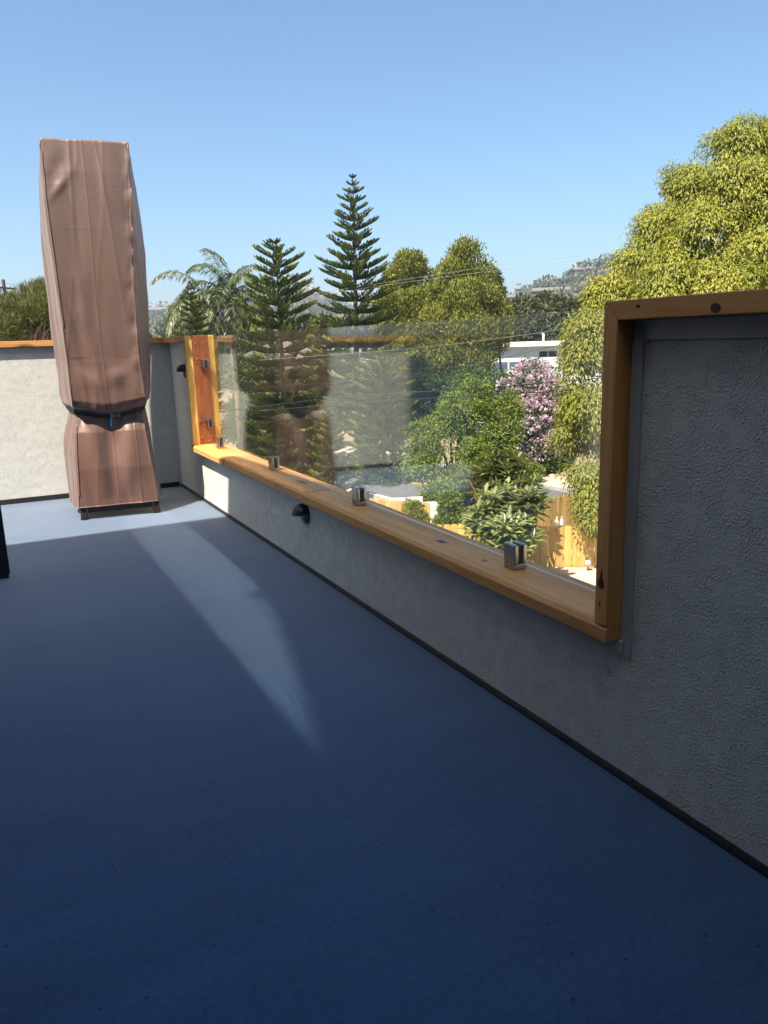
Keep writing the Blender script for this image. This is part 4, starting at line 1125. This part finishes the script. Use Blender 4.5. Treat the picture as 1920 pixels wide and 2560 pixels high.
# ---- feathery palms
PALM = leaf_mat('palm leaflets', [(0.1, (0.035, 0.060, 0.018)), (0.5, (0.080, 0.105, 0.036)), (0.9, (0.17, 0.18, 0.085))], 0.2, 0.4, 0.4)
def palm(label, base, top, n_fr, ln, seed, az0=0.0, elev=(0.2, 1.3)):
    rng = np.random.default_rng(seed); base = Vector(base); top = Vector(top)
    t = thing('palm_tree', label, 'palm tree', base)
    k = MB(); k.tube([base, base.lerp(top, 0.5)+Vector((0.06, 0, 0)), top], [0.17, 0.13, 0.11], 8)
    tr_ = k.build('trunk', BARK_PALE, t, smooth=True)
    P, D, U, L_, W_, V = [], [], [], [], [], []
    k = MB()
    for i in range(n_fr):
        a = az0 + 2*math.pi*i*0.381966 + rng.uniform(-0.2, 0.2)
        el = elev[0]+(elev[1]-elev[0])*((i+0.5)/n_fr)
        h = Vector((math.cos(a), math.sin(a), 0)); l_ = ln*rng.uniform(0.85, 1.1)
        pts = [top.copy()]; d = (h*math.cos(el)+Vector((0, 0, math.sin(el)))); n_s = 16
        for s_ in range(n_s):
            pts.append(pts[-1]+d*l_/n_s)
            d = (d + Vector((0, 0, -0.165-0.05*s_/n_s))).normalized()
        k.tube(pts, [0.022*(1-0.85*q/n_s) for q in range(n_s+1)], 4, False)
        vv0 = rng.uniform(0.25, 0.75)
        for s_ in range(2, n_s):
            for sub in range(6):
                b0 = pts[s_].lerp(pts[s_+1], sub/6)
                dd = (pts[s_+1]-pts[s_]).normalized(); sd = dd.cross(Vector((0, 0, 1)))
                sd = sd.normalized() if sd.length > 0.05 else Vector((-h.y, h.x, 0))
                tl = 0.62*math.sin(math.pi*min(1, (s_-0.8)/(n_s)*0.88+0.12))*rng.uniform(0.8, 1.15)
                for sg in (-1, 1):
                    d0 = (sd*sg*0.8+dd*0.55+Vector((0, 0, rng.uniform(-0.45, 0.25)))).normalized()
                    d1 = (d0+Vector((0, 0, -0.9))).normalized()
                    for (pp, ddv, ll) in ((b0, d0, tl*0.55), (b0+d0*tl*0.45, d1, tl*0.6)):
                        P.append(pp); D.append(ddv); U.append((rng.normal()*0.4, rng.normal()*0.4, 1)); L_.append(ll); W_.append(0.042); V.append(np.clip(vv0+rng.normal(0, 0.15), 0, 1))
    st = k.build('frond_stems', PALM, t, smooth=True)
    o = link('crown', leaves_mesh('crown', np.array(P), np.array(D), np.array(U, float), L_, W_, V, fold=0.12), PALM, t)
    for q in (tr_, st, o): q.location = -base
    return t
pb_ = at(503, 700, 33)
palm('feathery palm with a dense upright crown beside the middle sized star pine', (pb_.x, pb_.y, -4.0), at(492, 650, 33), 20, 2.7, 31, 0.4, (0.05, 1.5))
pb_ = at(440, 700, 33.5)
palm('feathery palm with one long frond arching over the small star pine', (pb_.x, pb_.y, -4.0), at(452, 665, 33.5), 9, 2.9, 33, 2.7, (0.25, 1.35))

# ---- pine with crooked limbs left of the heater
PINE = leaf_mat('olive pine needles', [(0.1, (0.055, 0.066, 0.020)), (0.5, (0.135, 0.148, 0.045)), (0.9, (0.235, 0.24, 0.09))], 0.15, 0.6, 0.25)
bl = plobes([(50, 680, 15, 30), (88, 652, 15, 32), (104, 634, 15, 18), (20, 684, 15, 28), (100, 668, 14.7, 22), (-30, 680, 15, 45), (-90, 680, 15, 60), (130, 660, 15.2, 36), (160, 690, 15, 46), (12, 715, 14.6, 26), (62, 672, 14.7, 22), (28, 662, 15.2, 16), (40, 705, 14.8, 16), (118, 720, 15.4, 22), (75, 700, 15.6, 26), (50, 730, 15.8, 26)])
t = tree('pine_tree', 'olive green pine with crooked pale limbs above the back wall', 'tree', at(75, 740, 15)*1.0 + Vector((0, 0, -4.5)), bl, 62000, (0.13, 0.010), PINE, 0.10, bark=BARK_PALE, spread=0.09, k=30, droop=-0.5, outw=0.6, shell=0.45, rough=0.5, seed=41, fork=0.7)
k = MB()
for pts, r_ in (([(64, 750, 14.7), (66, 722, 14.7), (58, 705, 14.8), (45, 690, 15)], 0.035), ([(70, 750, 14.7), (78, 718, 14.7), (94, 692, 14.8), (106, 674, 15)], 0.042), ([(78, 752, 14.7), (96, 724, 14.7), (110, 704, 14.8), (128, 684, 15)], 0.03), ([(58, 705, 14.8), (48, 706, 14.8), (36, 694, 15)], 0.02)):
    k.tube([at(*p) for p in pts], [r_*0.75, r_*0.62, r_*0.5, r_*0.3][:len(pts)], 6)
o = k.build('limbs', plain('tan bark', (0.20, 0.145, 0.095), 0.9, var=0.3, vs=9), t, smooth=True); o.location = -Vector(t.location)

# ---- utility pole and cables
pp_ = at(14, 660, 75)
t = thing('utility_pole', 'dark wooden utility pole with cross arm above the pine at the left edge', 'utility pole', (pp_.x, pp_.y, -2.0))
zt = 1+75*0.0795+2.0
k = MB(); k.tube([(0, 0, 0), (0, 0, zt)], [0.19, 0.14], 10); k.build('pole', plain('creosoted wood', (0.075, 0.05, 0.035), 0.9, var=0.3, vs=6), t)
k = MB(); k.box(-1.3, 1.5, -0.06, 0.06, zt-0.75, zt-0.62); o = k.build('cross_arm', bpy.data.materials['creosoted wood'], t); o.rotation_euler = (0, 0, 0.9)
for xx in (-1.2, -0.7, 0.8, 1.4):
    k = MB(); k.lathe([(0.05, zt-0.62), (0.06, zt-0.5), (0.03, zt-0.44)], 8); o = k.build('insulator', plain('grey insulator', (0.2, 0.2, 0.2), 0.4), t); o.location = (xx*math.cos(0.9), xx*math.sin(0.9), 0)
CABLE = plain('black cable', (0.02, 0.02, 0.022), 0.6)
PALEC = plain('painted sunlit cable', (0.22, 0.215, 0.20), 0.5)  # pale colour stands for sunlight on the cable
def cable(label, pts, r_, m_=CABLE):
    P = [at(*p) for p in pts]; fine = []
    for i in range(len(P)-1):
        for t_ in np.linspace(0, 1, 10, endpoint=False): fine.append(P[i].lerp(P[i+1], t_))
    fine.append(P[-1])
    k = MB(); k.tube(fine, r_, 6)
    o = k.build('overhead_cable', m_, None, smooth=True)
    return tag(o, label, 'cable', 'overhead cables along the street')
cable('thick black overhead cable, second lowest, across the flowering tree', [(440, 893, 20), (700, 862, 21), (830, 851, 22), (1050, 838, 23), (1320, 815, 25)], 0.017)
cable('thick black overhead cable, the lowest of all, above the bright feathery tree', [(560, 888, 20), (830, 866, 21), (1000, 857, 22), (1190, 846, 23), (1330, 834, 24.5)], 0.017)
cable('thin overhead cable just above the two thick black ones', [(300, 856, 20), (838, 818, 22.5), (1000, 806, 23.5), (1214, 792, 25), (1340, 778, 26)], 0.009)
cable('thin dark overhead cable running up towards the white house', [(700, 830, 24), (943, 805, 25), (1083, 775, 26), (1218, 742, 28), (1330, 715, 29)], 0.008)
cable('pale sunlit overhead cable slanting up across the golden cypresses', [(560, 778, 28), (855, 756, 28), (1001, 741, 29), (1166, 719, 30), (1320, 690, 31)], 0.0075, PALEC)
cable('thin pale overhead cable high across the golden cypresses, upper of two', [(640, 640, 36), (829, 611, 36), (1045, 577, 36), (1253, 553, 36), (1420, 528, 36)], 0.0055, PALEC)
cable('thin pale overhead cable high across the golden cypresses, lower of two', [(640, 646, 35.5), (829, 616, 35.5), (1048, 587, 35.5), (1250, 562, 35.5), (1420, 545, 35.5)], 0.0055, PALEC)
cable('hair thin overhead wire left of the heater leading to the pole', [(-120, 600, 60), (14, 612, 75), (120, 632, 62), (330, 655, 50)], 0.012)

# ---- houses
WHITEW = plain('white render', (0.72, 0.71, 0.68), 0.8, var=0.04, vs=3)
GREYROOF = plain('grey shingle roof', (0.24, 0.235, 0.225), 0.85, var=0.2, vs=12, bmp=0.6, bs=20)
WINDARK = plain('dark window glass', (0.02, 0.022, 0.025), 0.12, spec=0.6)
def house_at(label, az, d_, zb, w, dep, h, rz, roof='flat', roof_mat=GREYROOF, wall=WHITEW, wins=(), name='house'):
    p = azp(az, d_, zb)
    t = thing(name, label, 'house', p, rz)
    k = MB(); k.box(-w/2, w/2, 0, dep, -2.0, h); k.build('wall', wall, t)
    k = MB()
    if roof == 'flat':
        k.box(-w/2-0.5, w/2+0.5, -0.5, dep+0.5, h+0.002, h+0.26); k.build('roof', wall, t)
    elif roof == 'gable':
        rh = w*0.22
        k.prism([(-w/2-0.4, h), (w/2+0.4, h), (w/2+0.4, h+0.15), (0, h+rh+0.15), (-w/2-0.4, h+0.15)], 'y', -0.4, dep+0.4); k.build('roof', roof_mat, t)
    else:
        rh = dep*0.2
        k.prism([(-0.5, h), (dep+0.4, h), (dep+0.4, h+0.15), (dep/2, h+rh+0.15), (-0.5, h+0.15)], 'x', -w/2-0.4, w/2+0.4); k.build('roof', roof_mat, t)
    for (x0, x1_, z0, z1_) in wins:
        k = MB(); k.box(x0-0.06, x1_+0.06, -0.05, 0.02, z0-0.06, z1_+0.06); wf = k.build('window', wall, t)
        xm = (x0+x1_)/2
        for xa, xb in ((x0, xm-0.03), (xm+0.03, x1_)):
            k = MB(); k.box(xa, xb, -0.062, -0.045, z0, z1_); k.build('pane', WINDARK, wf)
    return t
WH = house_at('white flat roofed house beyond the flowering tree', 39.2, 56, -1.35, 7.0, 8, 1.62, -R(37), 'flat', wins=((-0.75, 0.45, 0.35, 1.25), (1.6, 2.8, 0.35, 1.25)))
k = MB(); k.tube([(-0.4, 3, 1.88), (-0.4, 3, 2.5)], 0.08, 8); k.build('vent_pipe', WHITEW, WH)
# lower roof with solar panels
sp_ = azp(36.0, 49, -2.05)
t = thing('garage', 'low pale roofed building carrying dark solar panels in front of the white house', 'house', sp_, -R(36))
k = MB(); k.box(-3.2, 3.4, 0, 5.4, -2.5, 0); k.build('wall', WHITEW, t)
sl_ = math.atan2(1.6, 6.0)
k = MB(); k.prism([(-0.4, -0.14), (5.6, 1.46), (5.6, 1.58), (-0.4, -0.02)], 'x', -3.6, 3.8); k.build('roof', plain('pale roof', (0.33, 0.325, 0.31), 0.8), t)
PANEL = plain('solar panel', (0.035, 0.045, 0.065), 0.25, spec=0.5)
FRAME_AL = plain('aluminium edge', (0.42, 0.43, 0.44), 0.4, 0.5)
pm = MB(); pm.box(-0.47, 0.47, 0.03, 1.57, 0.024, 0.045); pme = pm.mesh('solar_panel'); pme.materials.append(PANEL)
fm = MB(); fm.box(-0.50, 0.50, 0.0, 1.60, 0, 0.022); fme = fm.mesh('panel_frame'); fme.materials.append(FRAME_AL)
for (xx, yy) in [(-3.0+i*1.08, 0.25) for i in range(4)] + [(-1.4+i*1.08, 2.9) for i in range(4)]:
    q = link('solar_panel', pme, None, t); q.location = (xx, yy, -0.02+(yy+0.4)*0.2667+0.05); q.rotation_euler = (sl_, 0, 0)
    q2 = link('frame', fme, None, q)
house_at('grey gabled house with white trim seen between the star pine trunks', 19.6, 58, -0.8, 7, 8, 0.4, -R(22), 'gable', wins=((-0.8, 0.8, -0.9, -0.1),))
house_at('long grey roofed house behind the star pines', 23.4, 64, -1.6, 11, 8, 0.6, -R(20), 'hip', wins=((-3, -1.6, -0.9, 0.0), (1, 2.4, -0.9, 0)))
house_at('pale house with a dark flat roof edge behind the left pine', 2.9, 52, 1.0, 4.4, 6, 2.05, -R(3), 'flat')
tb = house_at('low terracotta walled house in the shade behind the chain link fence', 28.3, 45, -3.6, 8, 6, 1.0, -R(28), 'hip', roof_mat=plain('brown roof', (0.12, 0.08, 0.05), 0.9), wall=plain('tan wall', (0.36, 0.24, 0.15), 0.85))

# ---- roadside: mailbox, chain link fences, blocks, rocks
mp_ = at(855, 988, 34)
t = thing('mailbox', 'grey mailbox on a white post by the chain link fence', 'mailbox', (mp_.x, mp_.y, mp_.z))
k = MB(); k.box(-0.06, 0.06, -0.06, 0.06, -0.2, 0.36); k.build('post', WHITEW, t)
k = MB(); k.prism([(-0.20, 0.361), (0.20, 0.361), (0.20, 0.58), (0.13, 0.66), (0, 0.69), (-0.13, 0.66), (-0.20, 0.58)], 'y', -0.25, 0.25); o = k.build('box', plain('grey enamel', (0.13, 0.135, 0.14), 0.5), t); o.rotation_euler = (0, 0, -0.6)
k = MB(); k.box(-0.12, 0.12, -0.262, -0.252, 0.46, 0.56); o = k.build('number_plate', WHITEW, t); o.rotation_euler = (0, 0, -0.6)
GALV = plain('galvanised wire', (0.42, 0.42, 0.41), 0.5, 0.6)
def chain_link(label, p0, p1, h, cell=0.16):
    p0 = Vector(p0); p1 = Vector(p1); L_ = (p1-p0).length; d = (p1-p0)/L_
    t = thing('chain_link_fence', label, 'fence', p0)
    for s_ in np.arange(0, L_+0.1, 2.4):
        q = d*min(s_, L_); k = MB(); k.tube([q, q+Vector((0, 0, h+0.05))], 0.035, 6); k.build('post', GALV, t)
    k = MB(); k.tube([Vector((0, 0, h)), d*L_+Vector((0, 0, h))], 0.022, 6); k.build('top_rail', GALV, t)
    k = MB()
    for s_ in np.arange(-h, L_, cell):
        for sg in (1, -1):
            a0 = max(0, s_); b0 = min(L_, s_+h)
            if b0 <= a0: continue
            za, zb2 = (a0-s_), (b0-s_)
            if sg < 0: za, zb2 = h-za, h-zb2
            k.tube([d*a0+Vector((0, 0, za)), d*b0+Vector((0, 0, zb2))], 0.0075, 3, False)
    o = k.build('wire_mesh', GALV, t); o['kind'] = 'stuff'
    return t
a = at(878, 990, 36); b0 = at(948, 986, 34.5)
chain_link('chain link fence behind the mailbox', a, b0, 1.0)
a = at(1020, 962, 31); b0 = at(1215, 985, 29.0)
chain_link('chain link fence under the flowering tree', a, b0, 0.95)
BLK = plain('white concrete block', (0.66, 0.65, 0.61), 0.9, var=0.06, vs=8, bmp=0.4, bs=60)
k = MB(); bw_, bd_, bh_ = 0.40, 0.20, 0.20
def blk():
    q = MB()
    q.box(-bw_/2, bw_/2, -bd_/2, -bd_/2+0.035, 0, bh_); q.box(-bw_/2, bw_/2, bd_/2-0.035, bd_/2, 0, bh_)
    for xx in (-bw_/2, -0.02, bw_/2-0.04):
        q.box(xx+0.0005, xx+0.0395, -bd_/2+0.0352, bd_/2-0.0352, 0.001, bh_-0.001)
    return q.mesh('concrete_block')
bme = blk(); bme.materials.append(BLK)
bc = at(900, 1112, 18.6); rr = random.Random(4)
ax_ = Vector((0.93, -0.36, 0)); ay_ = Vector((0.36, 0.93, 0))
for (ix, iy, iz) in [(-2, 0, 0), (-1, 0, 0), (0, 0, 0), (1, 0, 0), (2, 0, 0), (-2, 1, 0), (-1, 1, 0), (0, 1, 0), (1, 1, 0), (-1, 0, 1), (0, 0, 1), (-1, 1, 1), (0, 1, 1), (1, 1, 1), (-2, 1, 1), (0, 1, 2), (-1, 1, 2), (1, 2, 1), (2, 2, 0)]:
    o = bpy.data.objects.new('concrete_block', bme); COL.objects.link(o)
    o.location = bc + ax_*(ix*0.43+rr.uniform(-0.02, 0.02)) + ay_*(iy*0.26+rr.uniform(-0.02, 0.02)) + Vector((0, 0, iz*0.202-0.22))
    o.rotation_euler = (0, 0, math.atan2(ax_.y, ax_.x)+rr.uniform(-0.12, 0.12))
    tag(o, 'white concrete block in the heap behind the short fence stretch', 'concrete block', 'heap of white concrete blocks')
k = MB(); zc = bc.z-0.225
k.box(-1.15, 1.15, -0.3, 0.8, -1.0, 0.0); o = k.build('block_pad', plain('grey slab', (0.24, 0.23, 0.21), 0.9)); o.location = (bc.x, bc.y, zc); o.rotation_euler = (0, 0, math.atan2(ax_.y, ax_.x))
tag(o, 'pale concrete pad under the heap of white blocks', 'pad', kind='structure')
ROCK = plain('pale tan stone', (0.44, 0.34, 0.23), 0.95, var=0.25, vs=6, bmp=0.8, bs=20)
rmes = []
for sd in range(5):
    bm = bmesh.new(); bmesh.ops.create_icosphere(bm, subdivisions=2, radius=0.5)
    for v in bm.verts:
        v.co *= 1+0.45*noise.noise(v.co*2.2+Vector((sd*7, 0, 0))); v.co.z *= 0.65
    me = bpy.data.meshes.new('rock'); bm.to_mesh(me); bm.free(); me.materials.append(ROCK); rmes.append(me)
rr = random.Random(9)
for i in range(70):
    px_ = rr.uniform(1165, 1292); py_ = rr.uniform(1030, 1060) if px_ > 1185 else rr.uniform(1045, 1062)
    q = at(px_, py_, 20); kx = q-EYE
    # follow the sight line down to the bank
    s_ = 1.0
    for _ in range(200):
        w_ = EYE+kx*s_
        if w_.z <= gz(w_.x, w_.y)+0.02: break
        s_ += 0.01
    o = bpy.data.objects.new('rock', rmes[i % 5]); COL.objects.link(o)
    o.location = (w_.x, w_.y, gz(w_.x, w_.y)+0.03); sc_ = rr.uniform(0.16, 0.40); o.scale = (sc_, sc_*rr.uniform(0.7, 1.2), sc_)
    o.rotation_euler = (rr.uniform(-0.3, 0.3), rr.uniform(-0.3, 0.3), rr.uniform(0, 6.3))
    tag(o, 'pale tan rock lying on the dry bank across the street', 'rock', 'rocks on the bank across the street')

# ---- hills with trees and houses
AZT = [-30, -12, 0, 6, 9, 11, 13, 16, 18, 20, 21, 22.5, 25, 29, 32, 34, 36, 37.9, 40, 42, 46, 52, 62, 80]
TAN = [0.02, 0.02, 0.018, 0.022, 0.030, 0.038, 0.047, 0.040, 0.048, 0.066, 0.072, 0.058, 0.045, 0.032, 0.028, 0.032, 0.040, 0.052, 0.063, 0.076, 0.095, 0.10, 0.09, 0.06]
DST = [700, 700, 700, 700, 700, 700, 760, 900, 1000, 1000, 1000, 1000, 900, 700, 520, 460, 430, 420, 420, 420, 430, 450, 450, 450]
def ridge(az):
    return float(np.interp(az, AZT, TAN)), float(np.interp(az, AZT, DST))
def hill_z(az, u):
    tn, dd = ridge(az)
    d_ = 170 + (dd-170)*u
    top = 1+dd*tn*0.93
    z = -1.5 + (top+1.5)*(u**1.25) + 4.0*u*(1-u)*noise.noise(Vector((az*0.35, u*5, 2)))*2
    return d_, z
k = MB(); azs = np.linspace(-30, 80, 150); us = np.linspace(0, 1.0, 16)
for u in us:
    for az in azs:
        d_, z = hill_z(az, u); p = azp(az, d_, z); k.v.append(tuple(p))
for u2 in (1.15, 1.6):          # the far side drops away
    for az in azs:
        d_, z = hill_z(az, 1.0); p = azp(az, d_*u2, z-(u2-1)*60); k.v.append(tuple(p))
na = len(azs)
k.f = [(j*na+i, j*na+i+1, (j+1)*na+i+1, (j+1)*na+i) for j in range(len(us)+1) for i in range(na-1)]
HILLM = plain('chaparral hillside', (0.13, 0.125, 0.08), 0.95, spec=0.05, var=0.35, vs=0.03, bmp=0.0)
tag(k.build('hills', HILLM, smooth=True), 'wooded hillside with houses in the distance', 'hill', kind='structure')
FART = leaf_mat('far hillside trees', [(0.1, (0.065, 0.078, 0.058)), (0.5, (0.105, 0.122, 0.085)), (0.9, (0.17, 0.175, 0.12))], 0.1, 0.9, 0.1)  # greens greyed and lightened in the colour to imitate distance haze
rng = np.random.default_rng(77)
P, D, U, L_, W_, V = [], [], [], [], [], []
for i in range(2600):
    az = rng.uniform(-4, 46); u = rng.random()**0.55*1.0
    if 24 < az < 33 and rng.random() < 0.7: continue
    d_, z = hill_z(az, u); c = azp(az, d_, z)
    hgt = rng.uniform(2.5, 7)*(1.0 if u < 0.93 else rng.choice([0.6, 1.0, 1.7])); wd = hgt*rng.uniform(0.35, 0.7); v0 = rng.uniform(0.15, 0.8)
    n_ = 60
    q = unit(rng.normal(size=(n_, 3)))*rng.uniform(0.4, 1.0, (n_, 1))
    pos = np.array(c) + q*np.array([wd, wd, hgt*0.55]) + np.array([0, 0, hgt*0.45])
    P.append(pos); D.append(q+np.array([0, 0, 0.5])); U.append(rng.normal(size=(n_, 3))); L_.append(np.full(n_, hgt*0.24)); W_.append(np.full(n_, hgt*0.19)); V.append(np.clip(v0+rng.normal(0, 0.12, n_)+q[:, 2]*0.15, 0, 1))
o = link('hillside_trees', leaves_mesh('hillside_trees', np.concatenate(P), np.concatenate(D), np.concatenate(U), np.concatenate(L_), np.concatenate(W_), np.concatenate(V), fold=0.2), FART)
tag(o, 'trees and scrub covering the distant hillside', 'trees', kind='stuff')
# nearer belt of gardens between the houses and the hills
P, D, U, L_, W_, V = [], [], [], [], [], []
for i in range(620):
    az = rng.uniform(-6, 47); d_ = rng.uniform(62, 190)
    x, y = math.sin(R(az))*d_, math.cos(R(az))*d_
    hgt = rng.uniform(2.5, 6.0); base_z = gz(x, y)
    lim = 1+d_*0.030
    if 5 < az < 13.5: lim = 1+d_*0.010
    if az > 33: lim = 1+d_*0.012
    hgt = min(hgt, max(1.5, lim-base_z))
    if 18 < az < 21 and d_ < 70: continue
    if 34.5 < az < 41 and d_ < 66: continue
    n_ = 190; wd = hgt*rng.uniform(0.45, 0.8); v0 = rng.uniform(0.1, 0.9)
    q = unit(rng.normal(size=(n_, 3)))*rng.uniform(0.5, 1.0, (n_, 1))
    P.append(np.array([x, y, base_z+hgt*0.5]) + q*np.array([wd, wd, hgt*0.52])); D.append(q+np.array([0, 0, 0.3])); U.append(rng.normal(size=(n_, 3)))
    L_.append(np.full(n_, hgt*0.15)); W_.append(np.full(n_, hgt*0.095)); V.append(np.clip(v0+rng.normal(0, 0.15, n_), 0, 1))
o = link('garden_trees', leaves_mesh('garden_trees', np.concatenate(P), np.concatenate(D), np.concatenate(U), np.concatenate(L_), np.concatenate(W_), np.concatenate(V), fold=0.2), DARKT)
tag(o, 'belt of garden trees between the near houses and the hills', 'trees', kind='stuff')
# houses on the hillside
HW = [plain('hill house pale', (0.36, 0.33, 0.28), 0.9), plain('hill house brown', (0.20, 0.13, 0.09), 0.9), plain('hill house roof', (0.20, 0.12, 0.085), 0.9), plain('hill house grey roof', (0.13, 0.115, 0.10), 0.9)]
def hill_house(label, px_, py_, d_, w, h, wall, roof):
    p = at(px_, py_, d_); t = thing('hillside_house', label, 'house', p, -math.atan2(p.x, p.y))
    k = MB(); k.box(-w/2, w/2, 0, w*0.6, -h*2.5, h*0.7); k.build('wall', HW[wall], t)
    k = MB(); k.prism([(-0.8, h*0.7), (w*0.6+0.8, h*0.7), (w*0.6+0.8, h*0.8), (w*0.3, h*1.25), (-0.8, h*0.8)], 'x', -w/2-0.8, w/2+0.8); k.build('roof', HW[roof], t)
    for s_ in (-0.28, 0.0, 0.28):
        k = MB(); k.box(w*s_-w*0.08, w*s_+w*0.08, -0.12, -0.02, h*0.05, h*0.5); k.build('window', WINDARK, t)
    return t
hill_house('wide brown house with overhanging roof on the right hillside', 1190, 640, 330, 14, 3.0, 1, 3)
hill_house('small pale house lower on the right hillside', 1103, 652, 300, 6, 2.2, 0, 3)
hill_house('pale house near the ridge of the right hillside', 1262, 590, 400, 9, 2.4, 0, 3)
hill_house('pale house on the crest between the two star pines', 651, 621, 960, 28, 8, 0, 3)
hill_house('red roofed house on the middle hill beside the star pine', 640, 668, 800, 30, 8, 0, 2)
hill_house('brown roofed house on the middle hill above the others', 668, 645, 860, 26, 7, 1, 2)
hill_house('pale flat house on the left hill beside the heater', 352, 680, 640, 20, 5, 0, 3)

# ---------------------------------------------------------------- thin haze in the air
k = MB(); k.box(-1750, 1750, -60, 1750, -70, 84)
HZ = bpy.data.materials.new('haze'); HZ.use_nodes = True
hn = HZ.node_tree; hn.nodes.clear()
ho = hn.nodes.new('ShaderNodeOutputMaterial'); pv = hn.nodes.new('ShaderNodeVolumePrincipled')
pv.inputs['Color'].default_value = (0.74, 0.85, 1.0, 1); pv.inputs['Density'].default_value = 0.0004; pv.inputs['Anisotropy'].default_value = 0.2
hn.links.new(pv.outputs[0], ho.inputs['Volume'])
hz = k.build('haze', HZ); tag(hz, 'thin pale haze in the air over the neighbourhood', 'haze', kind='stuff')
